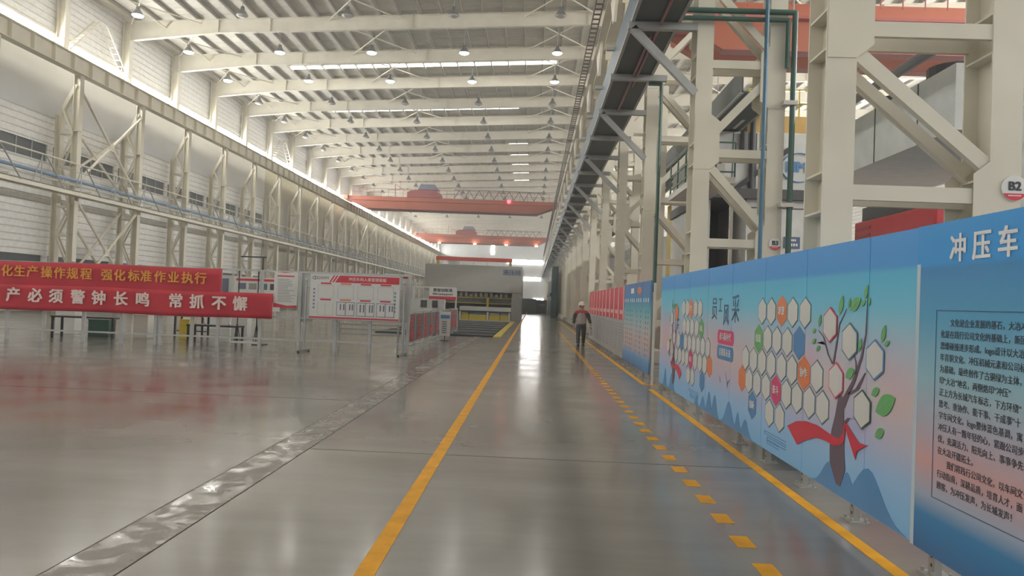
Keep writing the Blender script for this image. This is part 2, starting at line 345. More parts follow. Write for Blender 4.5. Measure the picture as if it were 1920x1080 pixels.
# ------------------------------------------------------------------ lattice columns, right-hand row
LEV = [1.25, 3.2, 5.15, 7.1, 9.05, 11.0, 12.95]
def right_column(y, xr, label, group, simple=False, sign=None):
    xl = 3.54; yf, yb = y, y+.6
    t = thing('lattice_column', ((xl+xr)/2, y+.3, 0), label, 'column', group)
    for x, s in ((xl, 1), (xr, -1)):
        mb = MB().bar((x, yf+.0125, 0.05), (x, yf+.0125, 14.4), .36, .025, (0,1,0)).bar((x, yb-.0125, .05), (x, yb-.0125, 14.4), .36, .025, (0,1,0)).box(x-.012, x+.012, yf+.02, yb-.02, .05, 14.4)
        for z in LEV:
            mb.box(x-.17, x+.17, yf+.02, yb-.02, z+.22, z+.245); mb.box(x-.17, x+.17, yf+.02, yb-.02, z-.25, z-.225)
        for i, z in enumerate(LEV):                          # gusset plates welded flush on the flanges
            if (i % 2 == 0) == (s > 0):
                up, dn = (.85, .36) if s > 0 else (.42, .95)
                for yy in (yf-.012, yb):
                    xa = x+s*.17
                    mb.prism([(xa-s*.34, yy, z-dn), (xa, yy, z-dn), (xa+s*.2, yy, z-dn+.16), (xa+s*.2, yy, z+up-.16), (xa, yy, z+up), (xa-s*.34, yy, z+up)], (0, .012, 0))
        mb.box(x-.3, x+.3, y-.12, y+.72, 0, .05)
        mb.build('leg', CREAM, t)
    lac = MB()
    for i, z in enumerate(LEV):
        for yy in (yf+.05, yb-.05):
            m2 = lac if simple else MB()
            m2.bar((xl+.17, yy, z), (xr-.17, yy, z), .07, .18)
            if not simple: m2.build('strut', CREAM, t)
    for i, (a, b) in enumerate(zip(LEV, LEV[1:])):
        p, q = ((xl+.15, b-.25), (xr-.15, a+.32)) if i % 2 else ((xl+.15, a+.32), (xr-.15, b-.25))
        for yy in (yf+.05, yb-.05):
            m2 = lac if simple else MB()
            m2.bar((p[0], yy, p[1]), (q[0], yy, q[1]), .06, .17)
            m2.bar((p[0], yy+(.03 if yy < y+.3 else -.03), p[1]-.09), (q[0], yy+(.03 if yy < y+.3 else -.03), q[1]-.09), .1, .02)
            if not simple: m2.build('diagonal', CREAM, t)
    if simple: lac.build('lacing', CREAM, t)
    MB().box(xl-.3, xr+.3, y-.05, y+.65, 14.4, 14.95).build('cap_beam', CREAM, t)
    MB().hbeam((4.6, y+.3, 14.95), (4.6, y+.3, roofz(4.6)+.1), .5, .7, .04, (1,0,0)).build('upper_shaft', CREAM, t)
    MB().box(xl-.45, xl+.5, y-.55, y+1.1, 0, .42).build('plinth', GREYCREAM, t, bevel=.03)
    if sign:
        text_, r, cz, cx = sign
        s = MB(); yy = yf-.03
        s.tube((cx, yy, cz), (cx, yy+.014, cz), r, 32); d = s.build('sign_disc', WHITEP, t)
        a0 = R(205); a1 = R(335)
        seg = [(cx+r*.97*math.cos(a0+(a1-a0)*i/16), yy-.003, cz+r*.97*math.sin(a0+(a1-a0)*i/16)) for i in range(17)]
        MB().prism(seg, (0, .003, 0)).build('red_segment', REDP, d)
        text(text_, (cx, yy-.003, cz+.13*r), r*.95, INK, d, ROT_S, fat=.006)
        MB().box(cx-.5*r, cx+.5*r, yy-.005, yy-.003, cz-.62*r, cz-.54*r).build('white_line', PINKW, d)
    return t
right_column(gy(0), 5.48, 'big nearest cream lattice column carrying the round B2 sign', None, sign=('B2', .15, 3.3, 5.57))
right_column(gy(1), 5.12, 'cream lattice column carrying the round B3 sign and green pipes', None, sign=('B3', .135, 3.21, 5.17))
rc = right_column(gy(2), 5.12, 'cream lattice column just beyond the B3 column, greyish front leg', None)
for k in range(3, 9):
    copy_thing(rc, (rc.location.x, gy(k)+.3, 0), 'cream lattice column, %s after the B3 column in the right row' % NTH[k-2])
rs = right_column(gy(9), 5.12, 'far hazy cream lattice column of the right row before the end wall', 'far lattice columns of the right row', True)
for k in range(10, 31): copy_thing(rs, (rs.location.x, gy(k)+.3, 0), rs['label'], rs['group'])
# ------------------------------------------------------------------ lattice columns, left-hand row
LLEV = [1.2, 3.0, 4.8, 6.6, 9.1, 11.2]
def left_column(y, label, group, simple=False):
    t = thing('lattice_column', (-29.5, y, 0), label, 'column', group)
    xw, xi = -30.15, -29.05
    MB().hbeam((xw, y, .05), (xw, y, 12.4), .42, .36, .03, (1,0,0)).box(xw-.22, xw+.22, y-.26, y+.26, 0, .05).build('leg', CREAM, t)
    mb = MB().hbeam((xi, y, .05), (xi, y, 14.9), .42, .42, .03, (1,0,0)).box(xi-.28, xi+.28, y-.28, y+.28, 0, .05)
    for z in LLEV: mb.box(xi-.21, xi+.21, y-.21, y+.21, z+.15, z+.18)
    mb.build('leg', CREAM, t)
    lac = MB()
    for z in LLEV:
        for dy in (-.17, .17):
            m2 = lac if simple else MB()
            m2.bar((xw+.15, y+dy, z), (xi-.18, y+dy, z), .05, .12)
            if not simple: m2.build('strut', CREAM, t)
    for i, (a, b) in enumerate(zip(LLEV, LLEV[1:]+[12.9])):
        p, q = ((xw+.15, b), (xi-.15, a)) if i % 2 else ((xw+.15, a), (xi-.15, b))
        for dy in (-.17, .17):
            m2 = lac if simple else MB()
            m2.bar((p[0], y+dy, p[1]), (q[0], y+dy, q[1]), .05, .11)
            if not simple: m2.build('diagonal', CREAM, t)
    if simple: lac.build('lacing', CREAM, t)
    MB().bar((xw, y, 12.3), (xi-.1, y, 14.3), .3, .22).build('knee_brace', CREAM, t)
    MB().bar((xi+.2, y, 7.5), (-27.9, y, 7.5), .12, .18).build('bracket', CREAM, t)
    return t
lc = left_column(gy(5), 'cream lattice column at the left, nearest the left frame edge, below the runway', None)
for k in range(6, 13):
    copy_thing(lc, (-29.5, gy(k), 0), 'cream lattice column against the left wall, %s beyond the one nearest the left edge' % NTH[k-6])
for k in (2, 3, 4): copy_thing(lc, (-29.5, gy(k), 0), 'cream lattice column against the left wall outside the picture edge', 'left columns beyond the picture edge')
ls = left_column(gy(13), 'far hazy cream lattice column of the left row beyond the notice board', 'far lattice columns of the left row', True)
for k in range(14, 31): copy_thing(ls, (-29.5, gy(k), 0), ls['label'], ls['group'])
def x_brace(k, z0, z1, x, label):
    y0, y1 = gy(k)+.2, gy(k+1)-.2; t = thing('cross_brace', (x, (y0+y1)/2, z0), label, 'brace')
    MB().tube((x, y0, z0), (x, y1, z1), .09, 8).build('brace_bar', CREAM, t)
    MB().tube((x+.02, y1, z0), (x+.02, y0, z1), .09, 8).build('brace_bar', CREAM, t)
    MB().box(x-.05, x+.08, (y0+y1)/2-.25, (y0+y1)/2+.25, (z0+z1)/2-.25, (z0+z1)/2+.25).build('centre_plate', CREAM, t)
x_brace(5, 8.3, 13.9, -28.95, 'upper front cream cross brace between the two nearest left columns above the catwalk')
x_brace(5, 8.3, 12.6, -30.1, 'upper rear cross brace against the left siding above the catwalk')
x_brace(5, 1.0, 7.0, -28.95, 'lower front cream cross brace between the two nearest left columns behind the red banner')
x_brace(5, 1.0, 7.0, -30.1, 'lower rear cross brace against the left siding behind the red banner')
x_brace(15, 8.3, 13.9, -28.95, 'far cream cross brace between left columns past the middle of the wall')
# left catwalk
t = thing('catwalk', (-28.3, 100, 7.2), 'long cream catwalk with thin railing running along the left columns', 'catwalk')
MB().bar((-27.9, 28, 7.25), (-27.9, 232, 7.25), .16, .22).build('edge_beam', CREAM, t)
MB().box(-28.75, -27.9, 28, 232, 7.42, 7.46).build('deck', mat('deck_grey', (.30, .30, .25), .5), t)
MB().bar((-28.7, 28, 7.3), (-28.7, 232, 7.3), .12, .2).build('inner_beam', CREAM, t)
MB().tube((-27.92, 28, 9.05), (-27.92, 232, 9.05), .05, 6).build('handrail', CREAM, t)
MB().tube((-27.92, 28, 8.55), (-27.92, 232, 8.55), .025, 6).build('midrail', GALV, t)
for i in range(55):
    y = 30+i*3.7
    MB().tube((-27.92, y, 7.35), (-27.92, y, 9.05), .03, 6).build('post', GALV, t)
for i in range(44):
    y = 30+i*3.7
    mb = MB().tube((-27.88, y+.3, 9.0), (-27.6, y+1.6, 7.3), .04, 6); mb.tube((-27.88, y, 9.0), (-27.6, y-1.2, 7.3), .025, 6)
    mb.build('stay', MGREY, t)
tag(MB().tube((-28.3, 28, 8.1), (-28.3, 232, 8.1), .11, 10).build('pipe', BLUEC), 'blue grey pipe running along the left catwalk behind its railing', 'pipe')
tag(MB().tube((-28.62, 28, 7.9), (-28.62, 232, 7.9), .07, 8).build('pipe', GREYCREAM), 'slim pale pipe on the left catwalk beside the blue grey one', 'pipe')
# ------------------------------------------------------------------ cable trays on the right columns
def tray(x0, x1, y0, y1, name, label, slots, brs, xin):
    t = thing('cable_tray', ((x0+x1)/2, y0, 8.0), label, 'cable tray')
    MB().box(x0, x1, y0, y1, 8.0, 8.04).build('bottom_plate', TRAY, t)
    for x in (x0, x1-.04): MB().box(x, x+.04, y0, y1, 8.0, 8.72).build('side_plate', TRAY if slots else TRAYB, t)
    MB().box(x0-.02, x0+.05, y0, y1, 7.97, 8.03).box(x1-.05, x1+.02, y0, y1, 7.97, 8.03).build('edge_angle', GALV, t)
    for y, full in brs:
        mb = MB().bar((x0-.08, y, 7.9), (xin, y, 7.9), .14, .16)
        mb.box(x0-.22, x0, y-.05, y+.05, 8.62, 8.72)
        b = mb.build('bracket', GALV, t)
        if full: MB().bar((x0+.02, y, 7.85), (xin, y, 6.45), .14, .16).build('bracket_brace', GALV, b)
    return t
brs = []
for k in range(0, 24): brs += [(gy(k)+.05, True), (gy(k)+3.8, False)]
t = tray(1.93, 2.97, 4, 186, 'tray', 'wide dark cable tray on brackets overhead along the right columns', False, brs, 3.36)
MB().tube((2.45, 17, 7.93), (2.45, 24, 7.93), .035, 6).tube((2.55, 10, 7.93), (2.55, 21, 7.93), .03, 6).build('conduit', mat('conduit_red', (.35, .16, .15), .4), t)
t = tray(5.75, 6.95, 21.5, 120, 'tray2', 'second dark cable tray with slots painted bright on the far side of the right columns', True, [(gy(k)+4.5, False) for k in range(2, 12)], 5.4)
for i in range(8): BOX(6.62, 6.72, 22.2+i*2.4, 23.4+i*2.4, 7.985, 8.0).build('slot', WHITEP, t)  # white strips painted on for skylight showing through the tray slots
# pipes by the B3 column
yp = gy(1)-.12
tag(MB().pipe([(2.98, yp, 8.22), (5.42, yp, 8.22), (5.42, yp, 0)], .06, 10).build('pipe', GREENP), 'outer dark green pipe bent down the right leg of the B3 column', 'pipe', 'green pipes on the B3 column')
tag(MB().pipe([(3.0, yp-.02, 8.04), (5.27, yp-.02, 8.04), (5.27, yp-.02, 7.0)], .05, 10).build('pipe', GREENP), 'lower dark green pipe running level below the upper one to the B3 column', 'pipe', 'green pipes on the B3 column')
for z in (6.2, 4.0):
    tag(BOX(5.2, 5.5, yp-.1, yp+.1, z, z+.09).build('pipe_clamp', GREYCREAM), 'upper small clamp holding the green pipe to the B3 column' if z > 5 else 'lower small clamp holding the green pipe to the B3 column beside its sign', 'clamp')
tag(MB().tube((4.78, yp-.14, 0), (4.78, yp-.14, 14), .045, 8).build('pipe', BLUEPI), 'thin blue pipe rising straight in front of the B3 column', 'pipe')
tag(MB().pipe([(2.9, 20.2, 7.78), (3.24, 20.2, 7.78), (3.24, 20.2, 0)], .05, 8).build('pipe', GREENP), 'thin dark green pipe dropping from the tray left of the B3 column', 'pipe')
# ------------------------------------------------------------------ floor markings
struct('trim_2', MB().box(-2.9, -2.475, YB, 60, 0, .002), STRIPM)
struct('trim_3', MB().box(-2.909, -2.9, YB, 60, 0, .003).box(-2.475, -2.466, YB, 60, 0, .003).box(-2.46, 3, 8.4, 8.406, 0, .002).box(-30, -2.9, 12.4, 12.41, 0, .002), JOINT)
struct('trim_4', BOX(-1.06, -.93, -4, 150, 0, .003), YEL)
struct('trim_5', MB().box(2.5, 2.61, -4, 15.95, 0, .003).box(2.5, 2.61, 16.9, 75, 0, .003).box(2.5, 2.85, 16.85, 16.95, 0, .003), YEL)
dash = thing('trim_6', (1.65, 4, 0), None, None); dash['kind'] = 'structure'
for i in range(70):
    y = 3.15+i*.612; BOX(1.58, 1.72, y, y+.27, 0, .003).build('dash', YEL, dash)
# ------------------------------------------------------------------ high-bay lamps
def lamp(x, y, z, on, label, group):
    t = thing('high_bay_lamp', (x, y, z), label, 'lamp', group)
    MB().lathe((x, y, z), [(.04, .62), (.12, .6), (.14, .42), (.17, .38), (.38, .06), (.4, 0), (.37, 0)], 14).build('housing', LAMPBODY, t, smooth=True)
    MB().lathe((x, y, z+.01), [(.37, 0), (.32, -.06), (.2, -.11), (0.001, -.13)], 14).build('lamp_disc', LAMPON if on else LAMPOFF, t)
    MB().tube((x, y, z+.3), (x, y, roofz(x)+1.26), .02, 6).build('hanger', GALV, t)
    return t
proto = {}
for k in range(5, 22):
    y = gy(k)+3.2
    for i in range(5):
        x = -27.3+7.1*i; z = 20.0+.026*(x+27.3)
        on = k in (6, 7) or (k == 5 and i == 0)
        if on: lab, grp = '%s lit high-bay lamp from the left in the %s' % (NTH[i], {5: 'top row, at the frame edge', 6: 'nearer lit row', 7: 'farther lit row'}[k]), 'lit high-bay lamps'
        elif k == 5: lab, grp = 'unlit high-bay lamp, %s from the left along the top frame edge' % NTH[i], 'unlit high-bay lamps'
        elif k < 10: lab, grp = 'unlit high-bay lamp, %s from the left in the %s row beyond the lit rows' % (NTH[i], NTH[k-8]), 'unlit high-bay lamps'
        else: lab, grp = 'small far unlit high-bay lamp under the distant roof', 'far unlit high-bay lamps'
        if on not in proto: proto[on] = lamp(x, y, z, on, lab, grp)
        else:
            o = copy_thing(proto[on], (x, y, z), lab, grp)
            h0 = proto[on].location
            for c in o.children:
                if c.name.startswith('hanger'): c.scale.z = (roofz(x)+1.26-z)/(roofz(h0.x)+1.26-h0.z)
# ------------------------------------------------------------------ bridge cranes
def crane(y, x0, x1, zb, zt, label, lamps, signal=None, two=2.6, tx=-16.5, lit=None):
    t = thing('bridge_crane', ((x0+x1)/2, y, zb), label, 'crane')
    for j, yy in enumerate((y, y+two)):
        mb = MB(); L = 3.2
        mb.prism([(x0, yy, zt), (x0, yy, zt-.55), (x0+L, yy, zb), (x1-L, yy, zb), (x1, yy, zt-.55), (x1, yy, zt)], (0, .7, 0))
        g = mb.build('girder', ORANGE, t)
        MB().box(x0+1, x1-1, yy-.45, yy, zb+(zt-zb)*.62, zb+(zt-zb)*.68).build('walkway_ledge', ORANGED, g)
        MB().box(x0+L, x1-L, yy-.06, yy+.76, zb-.05, zb).build('bottom_flange', ORANGED, g)
    for x in (x0, x1): MB().box(x-.35, x+.35, y-.6, y+two+1.2, zt-.6, zt-.05).build('end_carriage', ORANGE, t)
    mb = MB()
    mb.bar((x0+1, y-.4, zt+1.1), (x1-1, y-.4, zt+1.1), .06, .06); mb.bar((x0+1, y-.4, zt+.55), (x1-1, y-.4, zt+.55), .04, .04)
    n = int((x1-x0-2)/1.1)
    for i in range(n+1): mb.bar((x0+1+i*1.1, y-.4, zt-.3), (x0+1+i*1.1, y-.4, zt+1.1), .05, .05)
    mb.build('railing', ORANGED, t)
    mb = MB(); n = int((x1-tx-5)/1.5)
    for i in range(n):
        a = tx+4+i*1.5
        mb.bar((a, y-.3, zt), (a+.75, y-.3, zt+1.3), .1, .1); mb.bar((a+.75, y-.3, zt+1.3), (a+1.5, y-.3, zt), .1, .1)
    mb.bar((tx+4, y-.3, zt+1.3), (tx+4+n*1.5, y-.3, zt+1.3), .1, .1); mb.build('festoon_truss', DGREY, t)
    tr = MB().box(tx-3.2, tx+1.8, y+.2, y+two+.4, zt+.08, zt+.8).prism([(tx-3.2, y+.3, zt+.8), (tx+1.8, y+.3, zt+.8), (tx+.8, y+.3, zt+1.3), (tx-2.6, y+.3, zt+1.1)], (0, 1.8, 0)).build('trolley', ORANGED, t)
    MB().prism([(tx-1.6, y+.4, zt+1.3), (tx+1.6, y+.4, zt+1.3), (tx+.9, y+.4, zt+2.1), (tx-1.2, y+.4, zt+2.1)], (0, 1.6, 0)).build('hoist_motor', BLUEGREY, tr)
    MB().bar((tx-5, y, zt+.1), (tx-5, y, zt+1.9), .08, .08).bar((tx-5, y, zt+1.9), (tx-3.4, y, zt+.9), .08, .08).build('trolley_guard', ORANGED, tr)
    if signal is not None: MB().ball((signal, y-.75, zt-.25), .3, 10).build('signal_lamp', REDL, t)
    for x in lamps:
        MB().tube((x, y-.3, zb-.1), (x, y-.3, zb-.25), .32, 12).build('flood_lamp', LAMPON, t)
    return t
crane(112, -28.9, 3.3, 15.1, 16.9, 'nearer orange overhead bridge crane with a red signal light', [], signal=-4.2)
crane(178, -28.9, 3.3, 15.3, 17.3, 'farther orange overhead bridge crane with a row of floodlights', [-23, -14.5, -7, .2], tx=-16)
crane(38, 5.9, 37.5, 15.0, 17.4, 'orange bridge crane high in the neighbouring bay, seen behind the right columns', [], tx=30)
# extra floodlight spots hang below far crane
# ------------------------------------------------------------------ display boards along the aisle
PX = 2.72                                                    # face of the boards
def face(pts, e=.003, x=PX): return MB().prism([(x-e, y, z) for y, z in pts], (.002, 0, 0))
POSTM = mat('post_steel', (.36, .355, .33), .45, .2)
def post(y, label, group):
    t = thing('board_post', (PX+.09, y, 0), label, 'post', group)
    mb = MB().box(PX+.05, PX+.058, y-.035, y+.035, .01, 2.1)
    for s in (-1, 1): mb.box(PX+.05, PX+.1, y+s*.035-.004, y+s*.035+.004, .01, 2.1)
    mb.build('upright', POSTM, t)
    MB().box(PX-.0, PX+.17, y-.09, y+.09, 0, .012).build('base_plate', POSTM, t)
    for dx in (.02, .14):
        for dy in (-.065, .065): MB().tube((PX+.005+dx, y+dy, .012), (PX+.005+dx, y+dy, .04), .012, 6).build('bolt', POSTM, t)
    mb = MB()
    for z in (.06, .12): mb.box(PX+.047, PX+.05, y-.008, y+.008, z, z+.022)
    mb.build('slot', BLACK, t)
    return t
pp = post(5.19, 'first slotted steel post, under the seam of the title board', None)
for i, y in enumerate((6.46, 7.64, 8.8, 9.99, 11.3, 12.5, 13.7, 14.9, 16.05)):
    copy_thing(pp, (PX+.09, y, 0), '%s slotted steel post under the mural boards, counting away from the title board' % NTH[i+1], 'posts under the mural boards')
pp2 = None
for i in range(16):
    y = 17.5+i*1.22
    copy_thing(pp, (PX+.09, y, 0), 'small slotted post under the far blue and red boards', 'posts under the far boards')
seams = [5.36, 6.14, 7.53, 8.86, 10.3, 11.7, 13.1, 14.5, 15.97]
mlab = ['narrow mural board with the largest green leaf beside the title board', 'mural board with the large tree trunk and its red ribbon', 'mural board with white hexagons around pink, blue and orange tiles left of the big tree',
        'mural board with a green tile above an orange and a blue tile', 'mural board with the calligraphy title and the red and blue pills', 'mural board with small hexagons, pink and green tiles, just left of the calligraphy',
        'mural board with the small far tree and a dark blue tile', 'farthest mural board, mostly plain pink and blue with a hill']
mural = []
for i, l in enumerate(mlab):
    a, b = seams[i], seams[i+1]
    t = thing('display_board', (PX+.015, (a+b)/2, .17), l, 'display board', 'mural boards')
    t.location.z = 0
    MB().box(PX, PX+.03, a+.006, b-.006, .17, 2.385).build('panel', MURAL, t)
    mural.append((a, b, t))
def owner(y):
    for a, b, t in mural:
        if y < b: return t
    return mural[-1][2]
ELB = [0]
def hexa(y, z, col=None, rim=TEALP, word=None, s=1.0, e=.003):
    hw, hh = .155*s, .165*s; t = owner(y); ELB[0] += 1
    e += (ELB[0] % 3)*.0004
    def pts(k): return [(y+hw*k*math.cos(R(a))/math.cos(R(30)), z+hh*k*math.sin(R(a))) for a in (90, 150, 210, 270, 330, 30)]
    if col is None:
        o = face(pts(1), e).build('hexagon', rim, t); face(pts(.90), e+.0025).build('hexagon_face', WHITEP, o)
    else:
        o = face(pts(1.04), e+.001).build('hexagon', col, t)
        if word: text(word, (PX-e-.004, y, z), .105, WHITE, o, ROT_W, fat=.0025, ext=.0008)
for i, (y, z) in enumerate([(8.94,1.75),(8.6,1.75),(8.25,1.76),(7.9,1.75),(7.54,1.75)]): hexa(y, z, ORNP if i == 2 else None, word='求变' if i == 2 else None)
for i, (y, z) in enumerate([(9.05,1.42),(8.71,1.43),(8.38,1.43),(8.04,1.43),(7.69,1.44)]): hexa(y, z, {0: GRNP, 4: BLUP}.get(i), word='创造' if i == 0 else None)
for i, y in enumerate([9.57,9.23,8.89,8.55,8.2,7.87,7.53,7.19]): hexa(y, 1.15, ORNP if i == 6 else None, word='协作' if i == 6 else None)
for i, y in enumerate([9.7,9.39,9.06,8.71,8.36,8.02,7.7,7.36,7.03]): hexa(y, .88, {0: ORNP, 4: PINK}.get(i), word='奋斗' if i == 4 else None)
for i, y in enumerate([9.23,8.56,8.21]): hexa(y, .6, BLUP if i == 0 else None, word='创新' if i == 0 else None)
for i, y in enumerate([13.56,13.24,12.94,12.57,12.24]): hexa(y, 1.75, ORNP if i == 2 else None, word='求变' if i == 2 else None)
for i, y in enumerate([13.46,13.15,12.81,12.45,12.11]): hexa(y, 1.43, GRNP if i == 4 else None, word='创造' if i == 4 else None)
for i, y in enumerate([13.95,13.63,13.31,12.98,12.64,12.3,11.96,11.63]): hexa(y, 1.15, BLUP if i == 1 else None)
for i, y in enumerate([14.14,13.8,13.48,13.17,12.84,12.48,12.13,11.8,11.48]): hexa(y, .88, {4: PINK, 8: ORNP}.get(i), word='奋斗' if i == 4 else None)
for i, y in enumerate([13.0,12.66,11.95]): hexa(y, .6, BLUP if i == 2 else None)
# trees
def strip(pts, m, t, name, e=.004):
    L = [(y+w/2, z) for y, z, w in pts]; Rr = [(y-w/2, z) for y, z, w in pts]
    face(L+Rr[::-1], e).build(name, m, t)
def tree(map_, s, leaves=True):
    T = {'trunk': [(6.625,.26,.09),(6.655,.42,.33),(6.675,.56,.31),(6.67,.71,.26),(6.64,.855,.18),(6.62,1.005,.12),(6.645,1.04,.09)],
     'branch': [[(6.605,.94,.13),(6.505,1.055,.09),(6.37,1.195,.06),(6.24,1.4,.04),(6.17,1.59,.022),(6.16,1.81,.012),(6.155,1.93,.006)],
     [(6.465,1.07,.07),(6.3,1.135,.06),(6.16,1.28,.02)],[(6.81,1.3,.04),(6.755,1.47,.03),(6.7,1.66,.02),(6.555,1.8,.01)],[(6.825,1.3,.03),(6.935,1.38,.03),(7.045,1.53,.03),(7.18,1.59,.02)],
     [(6.98,1.46,.02),(7.065,1.49,.012),(7.215,1.47,.01)],[(6.55,.805,.06),(6.445,.87,.05),(6.325,.88,.03)],[(6.33,1.25,.02),(6.34,1.355,.02),(6.385,1.42,.01)]]}
    t = owner(map_(6.64, .5)[0])
    f = lambda P: [(*map_(y, z), w*s) for y, z, w in P]
    strip(f(T['trunk']), TRUNK, t, 'tree_trunk', .006)
    for b in T['branch']: strip(f(b), TRUNK, t, 'branch', .0055)
    r1 = [(7.95,.56),(7.68,.65),(7.43,.69),(7.13,.7),(6.83,.67),(6.65,.66),(6.55,.72),(6.53,.83),(6.5,.8),(6.52,.66),(6.6,.61),(6.73,.58),(6.92,.59),(7.15,.58),(7.41,.51),(7.57,.45),(7.65,.42),(7.82,.5)]
    r2 = [(6.53,.83),(6.46,.81),(6.36,.76),(6.23,.7),(6.07,.71),(6.19,.66),(6.27,.62),(6.29,.55),(6.39,.65),(6.49,.76)]
    for r in (r1, r2): face([map_(*p) for p in r], .0085).build('ribbon', REDP, t)
    for y, z, a, b in [(6.67,1.83,.045,.08),(6.5,1.85,.035,.04),(6.38,1.84,.1,.04),(6.23,1.85,.04,.03),(6.18,1.94,.04,.055),(6.12,1.86,.03,.035),(7.15,1.68,.03,.055),(7.28,1.58,.04,.025),(7.28,1.48,.045,.025),(7.17,1.42,.045,.025),(6.27,1.5,.03,.055),(6.45,1.25,.085,.045),(5.86,1.61,.05,.065),(5.8,1.54,.04,.02),(5.97,1.15,.065,.045),(5.8,1.07,.15,.065),(5.88,.84,.075,.05)]:
        yy, zz = map_(y, z); A = max(a, b)*s
        tl = R(68 if b > a else 25)
        pt_ = lambda u, v: (yy-(u*math.cos(tl)-v*math.sin(tl)), zz+u*math.sin(tl)+v*math.cos(tl))
        up = [pt_(A*1.15*(2*i/8-1), A*.52*math.sin(math.pi*i/8)**.85) for i in range(9)]
        lo = [pt_(A*1.15*(2*i/8-1), -A*.52*math.sin(math.pi*i/8)**.85) for i in range(1, 8)]
        lf = face(up+lo[::-1], .0075).build('leaf', GRNP, owner(yy))
        if A > .06: face([pt_(-A, .004), pt_(A*.7, 0), pt_(-A, -.004)], .009).build('leaf_vein', LILAC, lf)
tree(lambda y, z: (y, z), 1)
for y, z, rim in [(6.9,1.65,REDP),(6.47,1.52,TEALP),(5.99,1.4,BLUP),(6.73,1.16,PINK),(6.19,.98,GREENP)]: hexa(y, z, None, rim, e=.009)
tree(lambda y, z: (14.35+(6.64-y)*.6, .3+(z-.26)*.92 if z < 1 else z*.95+.03), .8)
for y, z, c in [(14.63,1.54,None),(14.17,1.66,ORNP),(14.35,1.18,None),(14.94,.99,None)]: hexa(y, z, c, PINK, s=.9, e=.009)
# hills, calligraphy, pills, bird, scroll lines
def smooth_hill(yc, hw, zt, e=.0035):
    P = [(yc+hw*u, .175+(zt-.175)*math.exp(-(u*2.0)**2)) for u in [i/8 for i in range(-8, 9)]]
    face([(yc-hw, .175)]+P+[(yc+hw, .175)], e).build('hill', HILL, owner(yc))
for y, hw, zt in ((6.83,.42,.42),(6.45,.3,.41),(6.06,.62,.53),(11.45,.3,.5),(11.1,.3,.49),(10.3,.45,.5),(9.85,.22,.42),(9.5,.33,.38),(11.85,.28,.38),(14.5,.4,.5),(15.2,.3,.53),(12.3,.2,.34)): smooth_hill(y, hw, zt, .0035+random.random()*.001)
tcal = owner(10.5)
for ch, y, z, sz, sx in (('员', 11.28, 1.74, .36, 1.0), ('工', 10.93, 1.8, .26, .9), ('风', 10.6, 1.66, .33, 1.0), ('采', 10.12, 1.74, .42, .95)):
    text(ch, (PX-.004, y, z), sz, INKB, tcal, ROT_W, 'calligraphy', sx=sx*.95, fat=-.002)
def pill(yc, zc, m, word):
    P = []
    for sy, sz, a0 in ((-1, 1, 0), (1, 1, 90), (1, -1, 180), (-1, -1, 270)):
        for i in range(5):
            a = R(a0+i*22.5); P.append((yc+sy*.37-(.07*math.cos(a)), zc+sz*.03+.07*math.sin(a)))
    o = face(P, .0035).build('pill', m, tcal); text(word, (PX-.006, yc, zc), .125, WHITE, o, ROT_W, fat=.001)
pill(10.6, 1.36, PINK, '奋斗新时代'); pill(10.6, 1.14, BLUP, '启航新未来')
face([(10.54,.88),(10.42,.75),(10.28,.81),(10.38,.73),(10.43,.66),(10.46,.76)], .004).build('bird', TEALP, tcal)
face([(10.85,.8),(10.8,.74),(10.78,.7),(10.83,.74)], .004).build('bird', TEALP, tcal)
def scroll(y0):
    for a, b, z in ((y0, y0-.74, .345), (y0-.1, y0-.74, .29), (y0-.1, y0-.5, .25)):
        MB().box(PX-.004, PX-.002, b, a, z, z+.008).box(PX-.004, PX-.002, b, a, z+.03, z+.038).box(PX-.004, PX-.002, a-.008, a, z, z+.038).build('scroll_line', BLUP, owner(y0-.3))
scroll(8.72); scroll(12.9)
# title board (nearest), two sheets
TX = 2.70
tb = thing('title_board', (TX, 4.6, 0), 'big blue title board at the right frame edge with white heading and paragraph', 'display board')
BOX(TX, TX+.025, 3.95, 5.345, .17, 2.385).build('panel', TITLEM, tb)
BOX(TX-.0015, TX, 5.30, 5.345, .17, 2.12).build('pale_edge', mat('pale_edge', (.58, .68, .76), .45), tb)
MB().box(TX-.003, TX-.001, 3.95, 5.08, 1.798, 1.803).box(TX-.003, TX-.001, 5.075, 5.08, .56, 1.8).box(TX-.003, TX-.001, 3.95, 5.08, .558, .563).build('frame_line', INKB, tb)
for i, ch in enumerate('冲压车间'): text(ch, (TX-.003, 4.84-.25*i, 2.19), .19, WHITE, tb, ROT_W, 'heading', fat=.006)
LINES = ['　　文化是企业发展的基石，大冶冲压', '化是在践行公司文化的基础上，新团', '思维碰撞逐步形成。logo设计以大冶', '年青铜文化、冲压机械元素和公司标', '为基础，最终创作了古铜绿为主体，', '印“大冶”地名，两侧烙印“冲压”', '正上方为长城汽车标志，下方环绕“', '思考、重协作、能干事、干成事”十', '字车间文化，logo整体蓝色基调，寓', '冲压人有一颗年轻的心，紧跟公司步', '伐，充满活力、阳光向上、事事争先', '在大冶开疆拓土。', '　　我们将践行公司文化，以车间文化', '行动指南，深耕品质，培育人才，面', '顾客，为冲压发声，为长城发声！']
for i, l in enumerate(LINES): text(l, (TX-.003, 5.02, 1.718-i*.0762), .054, INK, tb, ROT_W, 'lettering', ax='LEFT', fat=0, ext=.0005)
tb2 = thing('title_board', (TX, 3.2, 0), 'plain continuation of the blue title board outside the right frame edge', 'display board')
BOX(TX, TX+.025, 2.55, 3.94, .17, 2.385).build('panel', TITLEM, tb2)
